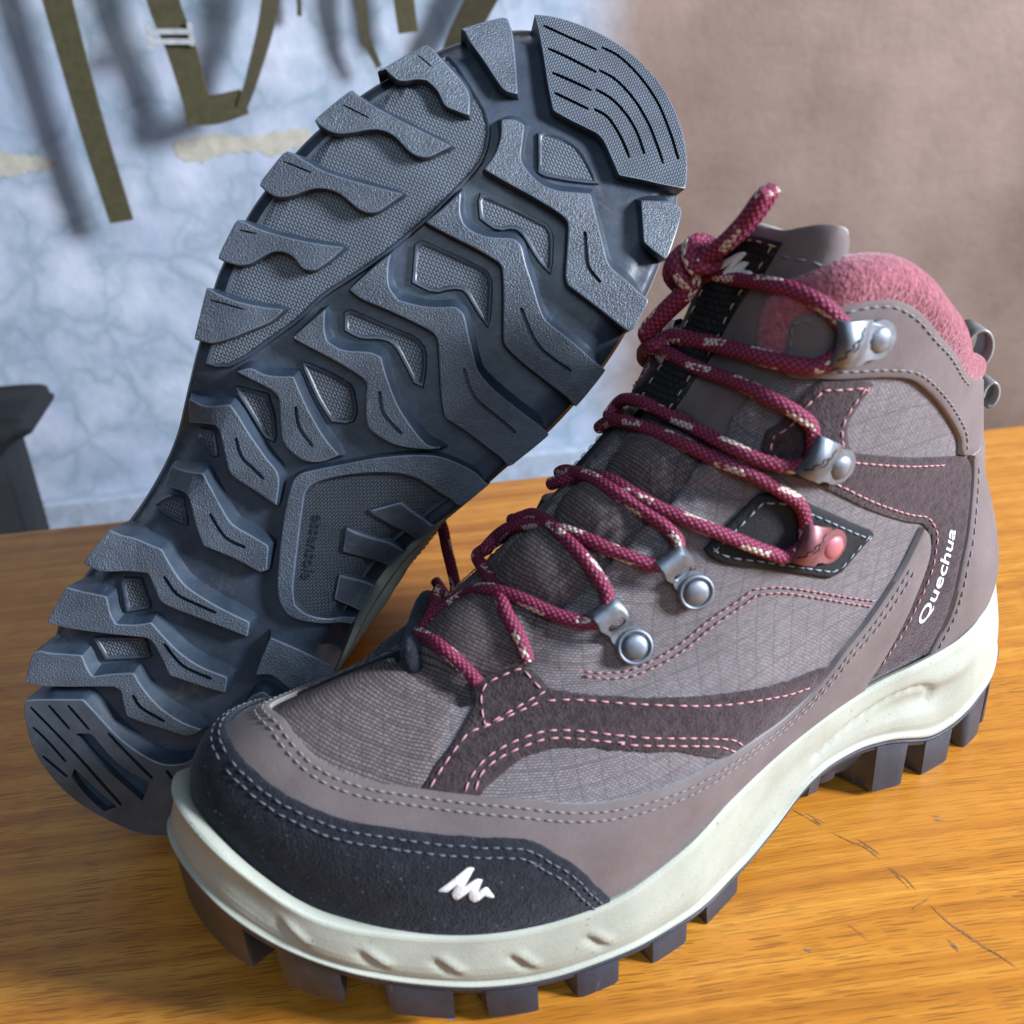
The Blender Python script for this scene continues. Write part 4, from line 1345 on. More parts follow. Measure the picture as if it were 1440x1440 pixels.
def local_frame(c_uv, t_uv, h):
    c = lift(np.array([c_uv]), h)[0]
    t = lift(np.array([t_uv]), h)[0]
    n = frame(np.array([c_uv]))[2][0]
    x = t - c
    x -= n * (x @ n)
    x /= np.linalg.norm(x)
    y = np.cross(n, x)
    return c, x, y, n


def place(V, fr):
    c, x, y, n = fr
    V = np.asarray(V, float)
    return c + V[:, :1] * x + V[:, 1:2] * y + V[:, 2:3] * n


def dome(r, hgt, z0, rings=6, seg=24, flat=.0):
    v = [(0, 0, z0 + hgt)]
    f = []
    for i in range(1, rings + 1):
        a = math.pi / 2 * i / rings
        for k in range(seg):
            b = 2 * math.pi * k / seg
            v.append((r * math.sin(a) * math.cos(b), r * math.sin(a) * math.sin(b), z0 + hgt * math.cos(a) ** .8))
    for k in range(seg):
        f.append((0, 1 + k, 1 + (k + 1) % seg))
    for i in range(rings - 1):
        for k in range(seg):
            a = 1 + i * seg + k
            b = 1 + i * seg + (k + 1) % seg
            f.append((a, a + seg, b + seg, b))
    return np.array(v), f


def sheet(loops, zfun, thick, step=.0012):
    """flat outline with holes bent by zfun, given thickness"""
    V, T, mp = tri_fill([ccw(loops[0])] + [ccw(l) for l in loops[1:]], step)
    n = len(V)
    top = zfun(V, thick)
    bot = zfun(V, 0)
    ed = set()
    for t in T:
        for i in range(3):
            ed.add((t[i], t[(i + 1) % 3]))
    F = [tuple(t) for t in T] + [tuple(t[::-1] + n) for t in T]
    for a, b in ed:
        if (b, a) not in ed:
            F.append((a, a + n, b + n, b))
    return np.vstack([top, bot]), F


def arc_pts(cx, cy, r, a0, a1, n):
    return [(cx + r * math.cos(math.radians(a0 + (a1 - a0) * i / n)), cy + r * math.sin(math.radians(a0 + (a1 - a0) * i / n))) for i in range(n + 1)]


def bend(xs, zs_):
    """arc-length profile: flat x -> (x', z') along polyline, plus normal"""
    xs, zs_ = np.asarray(xs), np.asarray(zs_)
    s = np.r_[0, np.cumsum(np.hypot(np.diff(xs), np.diff(zs_)))]
    dx, dz = np.gradient(xs, s), np.gradient(zs_, s)

    def fn(V, t):
        q = V[:, 0]
        x = np.where(q < 0, q, np.interp(q, s, xs))
        z = np.where(q < 0, zs_[0], np.interp(q, s, zs_))
        nx = np.where(q < 0, 0, -np.interp(q, s, dz))
        nz = np.where(q < 0, 1, np.interp(q, s, dx))
        return np.c_[x + nx * t, V[:, 1], z + nz * t]
    return fn


def make_eyelet(parent, c_uv, t_uv, h):
    fr = local_frame(c_uv, t_uv, h)
    L = np.linalg.norm(lift(np.array([t_uv]), h)[0] - fr[0])
    L = float(np.clip(L, .012, .018))
    R_ = .0048
    w = .0034
    out = arc_pts(0, 0, R_, 52, 308, 26) + [(.0050, -w - .0003), (.0075, -w), (L * .62, -w), (L * .8, -w - .0009), (L + .004, -w - .0011), (L + .004, w + .0011), (L * .8, w + .0009), (L * .62, w), (.0075, w), (.0050, w + .0003)]
    sl = arc_pts(L * .66 + .0004, -.0017, .0010, 180, 360, 6) + arc_pts(L * .66 + .0004, .0017, .0010, 0, 180, 6)
    px = [0, .004, .0065, L * .55, L * .75, L * .92, L, L + .0012, L + .0010]
    pz = [.0004, .0004, .0008, .0018, .0024, .0032, .0030, .0018, .0004]
    V, F = sheet([out, sl], bend(px, pz), .0007, .0013)
    pl = auto_smooth(mk('lace_loop', place(V, fr), F, M['metal'], parent), 40)
    fix_normals(pl)
    # rolled rim and domed rivet
    ang = np.linspace(0, 2 * math.pi, 33)
    rim = np.c_[np.cos(ang) * .0043, np.sin(ang) * .0043, np.full(33, .0012)]
    v, f, u = tube(rim, .0006, 6, False)
    mk('rim', place(v, fr), f, M['metal'], pl)
    v, f = dome(.0035, .0015, .0010)
    mk('rivet', place(v, fr), f, M['metal'], pl)
    return pl


def make_hook(parent, c_uv, t_uv, h, mat, rmat, slot):
    fr = local_frame(c_uv, t_uv, h)
    # round base plate
    out = arc_pts(0, 0, .0050, 60, 300, 24) + [(.0045, -.0047), (.0085, -.0050), (.0085, .0050), (.0045, .0047)]
    V, F = sheet([out], bend([0, .009], [.0002, .0004]), .0008, .002)
    pl = auto_smooth(mk('lace_hook', place(V, fr), F, mat, parent), 40)
    fix_normals(pl)
    v, f = dome(.0035, .0019, .0009)
    mk('rivet', place(v, fr), f, rmat, pl)
    # the curled tongue of the hook: rises from the plate, bulges and folds back over the cord
    W = .0055
    out = [(0, -.0044), (.0020, -.0055), (.006, -W), (.0105, -W), (.0130, -.0052), (.0146, -.0034), (.0150, 0), (.0146, .0034), (.0130, .0052), (.0105, W), (.006, W), (.0020, .0055), (0, .0044)]
    out = resample_closed(smooth_loop(out, True, .0006, 70), 60)
    loops = [out]
    if slot:
        loops.append(arc_pts(.0034, -.0014, .0007, 180, 360, 5) + arc_pts(.0034, .0014, .0007, 0, 180, 5))
    px = np.array([.0034, .0048, .0064, .0082, .0100, .0116, .0126, .0128, .0120, .0108])
    pz = np.array([.0009, .0015, .0027, .0040, .0048, .0048, .0040, .0026, .0014, .0010])
    bf = bend(px, pz)

    def zf(V, t):
        P = bf(V, t)
        # crown across the width
        P[:, 2] -= .0018 * (V[:, 1] / W) ** 2 * smoothstep(.002, .008, V[:, 0])
        return P
    V, F = sheet(loops, zf, .0008, .0010)
    cl = auto_smooth(mk('hook_curl', place(V, fr), F, mat, pl), 45)
    fix_normals(cl)
    # engraved zig-zag marks on the curl
    for k, yy in enumerate((-.0012, .0012)):
        pts = np.array([(.0098, yy + .0026, 0), (.0086, yy + .0012, 0), (.0090, yy + .0004, 0), (.0076, yy - .0010, 0), (.0079, yy - .0017, 0), (.0066, yy - .0028, 0)])
        q = smooth_loop(pts[:, :2] + [(-.0014 + .0022 * k, 0)], False, .0004, 181)
        P3 = zf(q, .00082)
        v, f, u = tube(P3, .00020, 5)
        mk('engraving', place(v, fr), f, M['black_trim'], cl)
    return pl

# ------------------------------------------------------------------ the standing (left) boot
PULL = [(.0236, .012, .1328, .0050, .0066), (.0136, .012, .1152, .0032, .0046)]


def build_left(root):
    # --- sole unit
    mid = build_midsole(root, M['cream'])
    out = build_outsole(root, M['rubber'])
    for k, sp in LUGS.items():
        kw = {}
        m = M['lug_rubber']
        if k == 'frame':
            kw = dict(top=.0012, ramp=.0008)
        elif k.startswith('rib'):
            kw = dict(top=.0022, ramp=.0012, bev=.0006)
            m = M['lug_plain']
        elif k == 'toe':
            kw = dict(ramp=.0004)
            m = M['weave_toe']
        elif k == 'strike':
            kw = dict(ramp=.0030, slit_depth=.0020)
            m = M['lug_plain']
        elif k.startswith('lat'):
            kw = dict(ramp=.0016)
        nm = {'frame': 'arch_frame', 'toe': 'toe_lug', 'strike': 'heel_lug'}.get(k, 'arch_rib' if k.startswith('rib') else 'lug')
        build_lug(sp, name=nm, parent=out, mat=m, **kw)
    for k, w in WEAVE.items():
        build_weave(w, M['weave_fine' if k == 'arch' else 'weave_rubber'], out, 'tread_pad', .0012 if k == 'arch' else .0008)

    # --- fabric shell
    rim = UVL('collar_top')[::-1]
    cr = UVL('crease')[::-1]
    lat = np.vstack([[(0.0, .915), (.06, .915)], rim, cr[:-1], [(.420, .500), (.428, .476), (.444, .480), (.462, .488)]])
    cen = np.array([(.5, .4965)])
    bot = np.array([(u, -.03) for u in np.linspace(1, 0, 41)])
    ml = mir(lat)
    k_ = smoothstep(.10, .30, 1 - ml[:, 0]) * smoothstep(.88, .93, ml[:, 1])
    ml[:, 1] -= .050 * k_
    ml[:, 1] = np.where(1 - ml[:, 0] > .20, np.minimum(ml[:, 1], .828), ml[:, 1])
    loop = np.vstack([lat, cen, ml[::-1], bot])
    shell, b, sg = panel('fabric_shell', loop, 0.0, M['fabric'], root, thick=.0030, step=.0030, hfun=base_h, bev=.0009)
    vl = np.array([(.5, .4955), (.462, .4868), (.444, .4788), (.432, .472), (.425, .44), (.420, .36), (.42, .30), (.5, .30)])
    panel('vamp', np.vstack([vl[:-1], [(.5, .29)], mir(vl)[1:-1][::-1]]), .0004, M['fabric_vamp'], root, thick=.003, step=.003, bev=.0008)
    # --- tongue
    tl = np.array([(.430, .455), (.405, .49), (.392, .55), (.385, .6), (.380, .7), (.372, .80), (.360, .845)])
    tongue, b, sg = panel('tongue', np.vstack([[(.5, .468)], tl, [(.5, .862)], mir(tl)[::-1]]), .0, M['fabric_tongue'], root, thick=.004, step=.0022, hfun=tongue_h, bev=.001)
    tf = np.array([(.350, .842), (.335, .88), (.30, .93), (.262, .940), (.256, .955), (.260, .968), (.276, .980), (.300, .988), (.331, .9945), (.368, .9942), (.403, .9903), (.430, .9870), (.470, .9862)])
    flap, b, sg = panel('tongue_flap', np.vstack([[(.5, .850)], tf, [(.508, .9872), (.555, .9885), (.590, .9850), (.618, .9720), (.640, .945), (.652, .905), (.650, .842)]]), .0006, M['nubuck'], root, thick=.0055, step=.0028, hfun=tongue_h, edge=M['nubuck_edge'], bev=.0016)
    # seam across the top of the tongue
    stitches(np.array([(.420, .9745), (.39, .9755), (.36, .9765), (.33, .9745), (.30, .968)]), .0007, M['thread_grey'], flap, hfun=tongue_h)
    web, b, sg = panel('webbing_strip', UVL('webbing'), .0016, M['webbing'], flap, thick=.003, step=.003, hfun=tongue_h)
    bb = shift_uv(b, sg * .0012)
    stitches(bb, .0017, M['thread_gold'], web, closed=True, pitch=.0046, frac=.5, r=.00022, dense=False, hfun=tongue_h)
    lg, _, _ = panel('printed_mark', UVL('logo_tongue'), .0025, M['print_white'], web, thick=.0012, step=.003, hfun=tongue_h, bev=.0001, bstep=.0006)
    # --- dark suede swoosh, both sides
    for side in (0, 1):
        f = (lambda a: a) if side == 0 else mir
        sw, b, sg = panel('side_overlay', f(UVL('swoosh')), .0010, M['suede_brown' if side == 0 else 'suede_black'], root, step=.003, rag=.00012)
        for k in ('st_tab', 'st_sw_top', 'st_sw_left', 'st_sw_a', 'st_sw_b'):
            stitches(f(UVL(k)), .0011, M['thread_pink' if side == 0 else 'thread_navy'], sw, closed=(k == 'st_tab'))
        for k in ('st_quarter', 'st_quarter2'):
            stitches(f(UVL(k)), .0003, M['thread_rose'], shell, pitch=.0024, frac=.8, r=.00030)
        # ankle overlay
        hp_, b, sg = panel('ankle_overlay', f(UVL('heelp')), .0011, M['suede_brown'], root, step=.003)
        bb = shift_uv(b, sg * .0022)
        keep = (bb[:, 1] > .25)
        q = bb
        # break the seam where the overlay runs under its neighbours
        uu = np.where(q[:, 0] > .5, 1 - q[:, 0], q[:, 0])
        use = ~((uu < .137) & (q[:, 1] < .75)) & (q[:, 1] > .10)
        idx = np.where(use)[0]
        runs = np.split(idx, np.where(np.diff(idx) > 1)[0] + 1)
        for r_ in runs:
            if len(r_) > 6:
                stitches(q[r_], .0012, M['thread_pink'], hp_, dense=False, pitch=.0030)
        # black patch under the maroon hook
        pt, b, sg = panel('hook_patch', f(UVL('patch')), .0014, M['black_trim'], root, step=.003, bev=.0009)
        stitches(shift_uv(b, sg * .0022), .0015, M['thread_pale'] if False else M['thread_bluegrey'], pt, closed=True, dense=False, pitch=.0032)
    tp_ = UVL('lace_tab')[:3]
    v, f, u = tube(spline3(np.vstack([lift(tp_[:1], -.002), lift(tp_, .0030), lift(tp_[2:], -.002)]), .001), .0027, 10)
    mk('lace_tab', v, f, M['suede_black'], root)
    # --- rand
    rt = UVL('rand_top')
    rt = rt[rt[:, 0] <= .492]
    for k_, v_ in enumerate((.3535, .347, .342, .341, .3455)):
        rt[k_, 1] = v_
    rl = np.vstack([[(.5, .3575)], rt, UVL('rand_end'), [(.1775, .0), (.178, -.03)]])
    br = np.array([(u, -.03) for u in np.linspace(.19, .81, 32)])
    rloop = np.vstack([rl, br, mir(rl)[::-1][:-1]])
    rand, b, sg = panel('rand', rloop, .0019, M['nubuck'], root, edge=M['nubuck_edge'], thick=.0030, step=.0030, bev=.0005)
    edge_l = dense_uv(np.vstack([[(.5, .3575)], rt]), False, .0012)
    edge_full = np.vstack([edge_l[::-1], mir(edge_l)[1:]])
    for d in (.0020, .0042):
        q = shift_uv(edge_full, d, False)
        if np.interp(.4, q[::-1, 0][-1:], q[::-1, 1][-1:]) is None:
            pass
        if shift_uv(edge_full[len(edge_full) // 2 - 2:len(edge_full) // 2 + 3], d, False)[2, 1] > edge_full[len(edge_full) // 2, 1]:
            q = shift_uv(edge_full, -d, False)
        stitches(q[14:-14], .0020, M['thread_grey'], rand, dense=False, pitch=.0028)
    # --- toe cap
    ct = UVL('cap_top')
    ct = ct[ct[:, 0] <= .490]
    for k_, v_ in enumerate((.2725, .2715, .2735, .278)):
        ct[k_, 1] = v_
    cl = np.vstack([[(.5, .2735)], ct, [(.3365, -.03)]])
    br = np.array([(u, -.03) for u in np.linspace(.35, .65, 18)])
    cap, b, sg = panel('toe_cap', np.vstack([cl, br, mir(cl)[::-1][:-1]]), .0029, M['suede_black'], root, thick=.0030, step=.0028, rag=.00010)
    for d in (.0022, .0046):
        q = shift_uv(b, sg * d)
        idx = np.where((b[:, 1] > .04))[0]
        for r in np.split(idx, np.where(np.diff(idx) > 1)[0] + 1):
            if len(r) > 10:
                stitches(q[r], .0030, M['thread_navy'], cap, dense=False, pitch=.0028)
    panel('printed_mark', UVL('logo_toe'), .00315, M['print_white'], cap, thick=.0008, step=.003, bev=.0001, bstep=.0006)
    # --- heel strip and ankle collar (wrap round the back)
    se = UVL('strip_edge')
    sl = np.vstack([se, [(.1315, -.03)]])
    neg = lambda a: np.c_[-a[:, 0], a[:, 1]]
    br = np.array([(u, -.03) for u in np.linspace(.12, -.12, 14)])
    hs, b, sg = panel('heel_strip', np.vstack([sl, br, neg(sl)[::-1], [(0, .742)]]), .0021, M['nubuck'], root, edge=M['nubuck_edge'], thick=.0030, step=.003)
    q = shift_uv(b, sg * .0022)
    idx = np.where((b[:, 1] > .05) & (b[:, 1] < .7))[0]
    for r in np.split(idx, np.where(np.diff(idx) > 1)[0] + 1):
        if len(r) > 10:
            stitches(q[r], .0022, M['thread_grey'], hs, dense=False, pitch=.0030)
    ctop = UVL('collar_top')
    clow = UVL('collar_low')
    cl = np.vstack([clow[::-1], [(.366, .938)], ctop, [(.09, .915), (.04, .912)]])

    def inner(a):
        a = neg(a)
        k = smoothstep(.10, .30, -a[:, 0])
        return np.c_[a[:, 0] * (1 - .55 * k), a[:, 1] - .040 * k]
    loop = np.vstack([[(0, .738), (.1, .738)], cl, inner(cl)[::-1], [(-.1, .738)]])
    col_, b, sg = panel('ankle_collar', loop, .0019, M['nubuck'], root, edge=M['nubuck_edge'], thick=.0030, step=.003)
    q = shift_uv(b, sg * .0020)
    idx = np.where((np.abs(b[:, 0]) > .115))[0]
    for r in np.split(idx, np.where(np.diff(idx) > 1)[0] + 1):
        if len(r) > 10:
            stitches(q[r], .0020, M['thread_grey'], col_, dense=False, pitch=.0030)
    # --- padded suede collar roll
    cp = np.vstack([[(.350, .9235), (.356, .9300), (.362, .937), (.3655, .945), (.358, .951)], ctop[2:], [(.09, .917), (.045, .915)]])
    path = dense_uv(np.vstack([cp, [(0, .914)], inner(cp)[::-1]]), False, .003, 181)
    P = lift(path, .0006)
    n = frame(path)[2]
    t = np.gradient(P, axis=0)
    for _ in range(4):
        t[1:-1] = (t[:-2] + t[1:-1] + t[2:]) / 3
    t /= np.linalg.norm(t, axis=1)[:, None]
    up = np.cross(n, t)
    if up[len(up) // 3][2] < 0:
        up = -up
    sec = np.array([(.0002, -.0040), (.0012, -.0005), (.0022, .0020), (.0026, .0046), (.0018, .0074), (-.0006, .0096), (-.0036, .0106), (-.0072, .0104), (-.0102, .0085), (-.0118, .0060), (-.0122, .0000), (-.0130, -.0060), (-.0150, -.0120)])
    sp2 = smooth_loop(sec, False, .0012, 181)
    m = len(path)
    s = np.linspace(0, 1, m)
    prof = np.interp(s, [0, .03, .10, .16, .30, .5, .70, .84, .90, .97, 1], [.80, .95, 1.0, .95, .86, .68, .80, .75, .55, .4, .3])
    V = (P[:, None] + n[:, None] * (sp2[None, :, :1] * prof[:, None, None]) + up[:, None] * (sp2[None, :, 1:] * prof[:, None, None]))
    # pillowy unevenness
    wob = .0005 * np.sin(np.arange(m) * .45)[:, None] * np.sin(np.linspace(0, math.pi, len(sp2)))[None]
    V = V + n[:, None] * wob[..., None]
    k = len(sp2)
    F = [(i * k + j, i * k + j + 1, (i + 1) * k + j + 1, (i + 1) * k + j) for i in range(m - 1) for j in range(k - 1)]
    roll = fix_normals(mk('padded_collar', V.reshape(-1, 3), F, M['suede_pink'], root))
    # inner lining sock
    g = np.array([(u, v) for v in np.linspace(.2, .90, 15) for u in np.linspace(0, 1, 64, endpoint=False)])
    Pn = lift(g, -.0065)
    F = [(j * 64 + i, j * 64 + (i + 1) % 64, (j + 1) * 64 + (i + 1) % 64, (j + 1) * 64 + i) for j in range(14) for i in range(64)]
    mk('lining', Pn, F, M['lining'], root)
    # heel pull loop: webbing ring standing off the back
    c0 = lift(np.array([(0.0, .93)]), .004)[0]
    for dz, rr_, mt in ((.0, .0085, 'webbing'), (.0, .0077, 'webbing')):
        pass
    ang = np.linspace(-100, 190, 28)
    for cx, cy, cz, rx, rz in PULL:
        th = np.radians(ang)
        # ring in the plane across the line of sight of the heel: back (-x) and up
        pts = np.array([(cx - rx * math.cos(q) * .8, cy + rx * math.cos(q) * .45, cz + rz * math.sin(q)) for q in th])
        wv = np.array([.004, .008, 0])
        Vv = np.vstack([pts - wv * .5, pts + wv * .5])
        nn = len(pts)
        o = mk('pull_loop', Vv, [(i, i + 1, nn + i + 1, nn + i) for i in range(nn - 1)], M['loop_tape'], root)
        md = o.modifiers.new('solid', 'SOLIDIFY')
        md.thickness = .0011
    # --- hardware
    EYE, HK = UP['eyelet'], UP['hook']
    for c, tt in EYE:
        c, tt = np.array(c) / 1000, np.array(tt) / 1000
        make_eyelet(root, c, tt, .0016)
        make_eyelet(root, np.array([1.11 - c[0], c[1] - .05]), np.array([1.11 - tt[0], tt[1] - .05]), .0016)
    for k, (c, tt) in enumerate(HK):
        c, tt = np.array(c) / 1000, np.array(tt) / 1000
        mt, rm = (('metal_maroon', 'rivet_pink') if k == 0 else ('metal', 'metal'))
        hh = (.0018, .0018, .0024)[k]
        make_hook(root, c, tt, hh, M[mt], M[rm], k == 0)
        make_hook(root, np.array([1.09 - c[0], c[1] - .05]), np.array([1.09 - tt[0], tt[1] - .05]), hh, M[mt], M[rm], k == 0)


def lace_uv(pts, ext=None):
    return np.array(pts, float) / 1000


def build_laces(root, knot=True):
    L = {k: lace_uv(v) for k, v in UP['lace'].items()}
    R_ = .00188
    segs = []

    def hgt(q):
        q = np.asarray(q)
        t = tongue_h(q)
        u = np.where(q[:, 0] > .5, 1 - q[:, 0], q[:, 0])
        on = smoothstep(.36, .41, u)
        return np.maximum(.0022, t * .55 + .0026) * on + .0030 * (1 - on)
    for k, q in L.items():
        q = q.copy()
        # carry the cord on round the far side of the tongue to the inner eyestay
        far = q[np.argmax(q[:, 0])]
        at_end = np.argmax(q[:, 0]) > len(q) / 2
        ext = []
        if k not in ('k', 'l'):
            uo = far[0]
            for k_ in range(3):
                uo += .018
                ext.append((uo, far[1] - .012 * (k_ + 1)))
            if k == 'a':
                ext = []
        ext = np.array(ext) if ext else np.zeros((0, 2))
        if len(ext):
            q = np.vstack([q, ext]) if at_end else np.vstack([ext[::-1], q])
        P = lift(q, hgt(q))
        segs.append((k, spline3(P, .0010)))
    P = dict(segs)
    for k, p in segs:
        if k in ('a', 'c'):
            v, f, u = tube(p, R_, 12)
            mk('lace', v, f, M['lace'], root, uv=u)
    # each cord runs in to its loop or hook, round it and out again
    for k1, k2, cen in (('b', 'd', UP['eyelet'][0]), ('e', 'f', UP['eyelet'][1]), ('g', 'h', UP['hook'][0]), ('i', 'j', UP['hook'][1])):
        tt = np.array(cen[1]) / 1000
        cc = np.array(cen[0]) / 1000
        mid = lift(np.array([tt + (cc - tt) * (.10 if k1 in 'be' else .34)]), .0032)[0]
        p = spline3(np.vstack([P[k1][:-1:5], [mid], P[k2][1::5], P[k2][-1:]]), .001)
        v, f, u = tube(p, R_, 12)
        mk('lace', v, f, M['lace'], root, uv=u)
    tt, cc = np.array(UP['hook'][2][1]) / 1000, np.array(UP['hook'][2][0]) / 1000
    HK5 = lift(np.array([tt + (cc - tt) * .34]), .0034)[0]
    # the finished knot: cord from the top hook, a hanging bight and a free end
    K = np.array(UP['knot'], float) / 1000
    Kp = lift(K, .0085)
    kc = lift(np.array([K[0]]), .009)[0]
    axis = Kp[9] - kc
    axis /= np.linalg.norm(axis)
    e1 = np.cross(axis, [0, 0, 1.0])
    e1 /= np.linalg.norm(e1)
    e2 = np.cross(axis, e1)
    m1 = np.vstack([[kc], Kp[1:6] + 0.0, [lift(np.array([(.668, .902)]), .007)[0]], [lift(np.array([(.655, .898)]), .005)[0]], P['k'][::-1][2::6], [HK5], P['l'][1::6], [kc + e1 * .001 - axis * .004], [kc]])
    v, f, u = tube(spline3(m1, .001), np.interp(np.linspace(0, 1, len(spline3(m1, .001))), [0, .12, .2, 1], [.0027, .0027, .0023, .00188]), 12)
    mk('lace', v, f, M['lace'], root, uv=u)
    # two strands of the free end, side by side
    tip = Kp[9]
    for sgn in (-1, 1):
        pts = [kc + e1 * sgn * .0012 - axis * .004]
        for t_ in (.15, .4, .7, 1.0):
            a = kc + (tip - kc) * t_
            pts.append(a + e1 * sgn * .0017 + e2 * (.0022 * math.sin(t_ * math.pi)))
        p = spline3(np.array(pts), .001)
        v, f, u = tube(p, np.interp(np.linspace(0, 1, len(p)), [0, .9, 1], [.0023, .0023, .0019]), 12)
        mk('lace', v, f, M['lace'], root, uv=u)
    # wraps of the knot
    for off, r0, ph, turns in ((.0035, .0036, .3, 1.05), (-.0012, .0040, 2.2, .85)):
        a = np.linspace(0, 2 * math.pi * turns, 26) + ph
        pts = kc[None] + axis[None] * (off + .0025 * np.sin(a * .5))[:, None] + e1[None] * (np.cos(a) * r0)[:, None] + e2[None] * (np.sin(a) * r0)[:, None]
        v, f, u = tube(spline3(pts, .001), .0023, 12)
        mk('lace', v, f, M['lace'], root, uv=u)
    side = np.array([kc + e1 * .0 + axis * .001, Kp[11], Kp[10], lift(np.array([(.655, .944)]), .006)[0], lift(np.array([(.640, .941)]), .004)[0]])
    v, f, u = tube(spline3(side, .001), .0023, 12)
    mk('lace', v, f, M['lace'], root, uv=u)


def surf_text(txt, flip, parent, mat, name):
    v, f = text_mesh(txt, .010)
    w = v[:, 0].max() - v[:, 0].min()
    x = (v[:, 0] - v[:, 0].min()) / w
    if flip:
        x = 1 - x
        f = [q[::-1] for q in f]
    q = UVL('text')
    a, b, c = q
    A, B, Cc = S0(q)
    yd = v[:, 1] / .72
    # along a->b, cap height towards c
    uv = a + x[:, None] * (b - a) + yd[:, None] * (c - a)

    def mapper(V2, h):
        return lift(V2, h)
    V, F = solid_from_flat(uv, f, mapper, .0013, .0009)
    o = mk(name, V, F, mat, parent, smooth=False)
    return fix_normals(o)


def sole_text(flip, parent):
    v, f = text_mesh('essensole')
    w = v[:, 0].max() - v[:, 0].min()
    x = (v[:, 0] - v[:, 0].min()) / w
    y = v[:, 1] / .72 * .0034
    a, b = np.array(SOLE_TEXT) / 1000
    d = b - a
    L = np.linalg.norm(d)
    d /= L
    # seen from below the right boot: letters' tops point to the inner side
    p = np.array([d[1], -d[0]])
    P2 = a + d * (x * L)[:, None] + p[None] * (.0034 - y)[:, None]
    if flip:
        P2 = a + d * (x * L)[:, None] + p[None] * y[:, None]
    z = zt(P2[:, 0], P2[:, 1]) + FLOOR - .0012
    n = len(P2)
    top = np.c_[P2, z - .0006]
    bot = np.c_[P2, z + .0004]
    ed = set()
    for q in f:
        for i in range(len(q)):
            ed.add((q[i], q[(i + 1) % len(q)]))
    F = [tuple(q) for q in f] + [(b_, a_, a_ + n, b_ + n) for a_, b_ in ed if (b_, a_) not in ed]
    return fix_normals(mk('moulded_lettering', np.vstack([top, bot]), F, M['lug_smooth'], parent, smooth=False))


left = empty('hiking_boot')
build_left(left)
build_laces(left)
tag(left, 'brown and grey hiking boot standing upright with its maroon laces knotted', 'boot', 'pair of hiking boots')

# ------------------------------------------------------------------ the tipped (right) boot: mirror image of the parts, standing on its heel
RB = Matrix(((-.643, -.629, -.437, .28943), (-.002, .572, -.82, -.06838), (.766, -.526, -.369, .02615), (0, 0, 0, 1)))
# re-orthonormalise
_x = Vector(RB.col[0][:3]).normalized()
_y = Vector(RB.col[1][:3])
_y = (_y - _x * _x.dot(_y)).normalized()
_z = _x.cross(_y)
RB = Matrix(((_x.x, _y.x, _z.x, .28943), (_x.y, _y.y, _z.y, -.06838), (_x.z, _y.z, _z.z, .02615), (0, 0, 0, 1)))
right = empty('hiking_boot')
right.matrix_world = RB
MIR = Matrix.Scale(-1, 4, (0, 1, 0))


def mirror_tree(o, parent):
    c = o.copy()
    if o.data is not None:
        c.data = o.data.copy()
        c.data.transform(MIR)
        c.data.flip_normals()
    COL.objects.link(c)
    c.parent = parent
    c.matrix_parent_inverse = Matrix.Identity(4)
    for ch in o.children:
        mirror_tree(ch, c)


for o in list(left.children):
    mirror_tree(o, right)
tag(right, 'matching hiking boot tipped on its heel, showing its dark rubber sole', 'boot', 'pair of hiking boots')
# a slack bight of the tipped boot's own lace hanging below it
v, f, u = tube(spline3([(.122, .040, .066), (.1165, .0478, .0715), (.1097, .0535, .0756), (.1041, .0584, .079), (.0968, .0643, .0831), (.090, .066, .090), (.092, .058, .100)], .001), .0021, 12)
mk('lace', v, f, M['lace'], right, uv=u)
# lettering reads the right way on each boot
lo = [o for o in left.children if o.name.startswith('ankle_overlay')][0]
surf_text('Quechua', False, lo, M['print_white'], 'printed_name')
tmp = surf_text('Quechua', True, None, M['print_white'], 'printed_name')
tmp.data.transform(MIR)
tmp.data.flip_normals()
tmp.parent = [o for o in right.children if o.name.startswith('ankle_overlay')][0]
sole_text(True, [o for o in left.children if o.name.startswith('outsole')][0])
tmp = sole_text(False, None)
tmp.data.transform(MIR)
tmp.data.flip_normals()
tmp.parent = [o for o in right.children if o.name.startswith('outsole')][0]

# ------------------------------------------------------------------ table, walls and what hangs there
FRAME_T = Matrix(((TD.x, TN.x, 0, 0), (TD.y, TN.y, 0, 0), (0, 0, 1, 0), (0, 0, 0, 1)))   # local x along the far edge, y away from the camera

t = NT('wood')
v = t.coord('Object', (1, 1, 1))
sep = t.n('ShaderNodeSeparateXYZ')
t.l(v, sep.inputs[0])
wob = t.noise(t.coord('Object', (5, 14, 1)), 1.0, 4, .55)
y2 = t.math('ADD', sep.outputs[1], t.math('MULTIPLY', wob, .010))
cmb = t.n('ShaderNodeCombineXYZ')
t.l(t.math('MULTIPLY', sep.outputs[0], 1.0), cmb.inputs[0])
t.l(y2, cmb.inputs[1])


def stretched(sx, sy, detail=3, rough=.6):
    mp = t.n('ShaderNodeMapping')
    mp.inputs['Scale'].default_value = (sx, sy, 1)
    t.l(cmb.outputs[0], mp.inputs['Vector'])
    return t.noise(mp.outputs['Vector'], 1.0, detail, rough)


bands = stretched(4, 150, 5, .62)
fine = stretched(10, 1250, 4, .65)
pores = stretched(48, 2100, 3, .55)
patch = stretched(3.0, 9.0, 3, .5)
c = t.ramp(bands, [(.28, (.34, .112, .011)), (.50, (.52, .200, .022)), (.72, (.68, .315, .046))])
c = t.mix(t.math('MULTIPLY', t.math('SUBTRACT', fine, .40, clamp=True), 1.3, clamp=True), c, (.30, .100, .012))


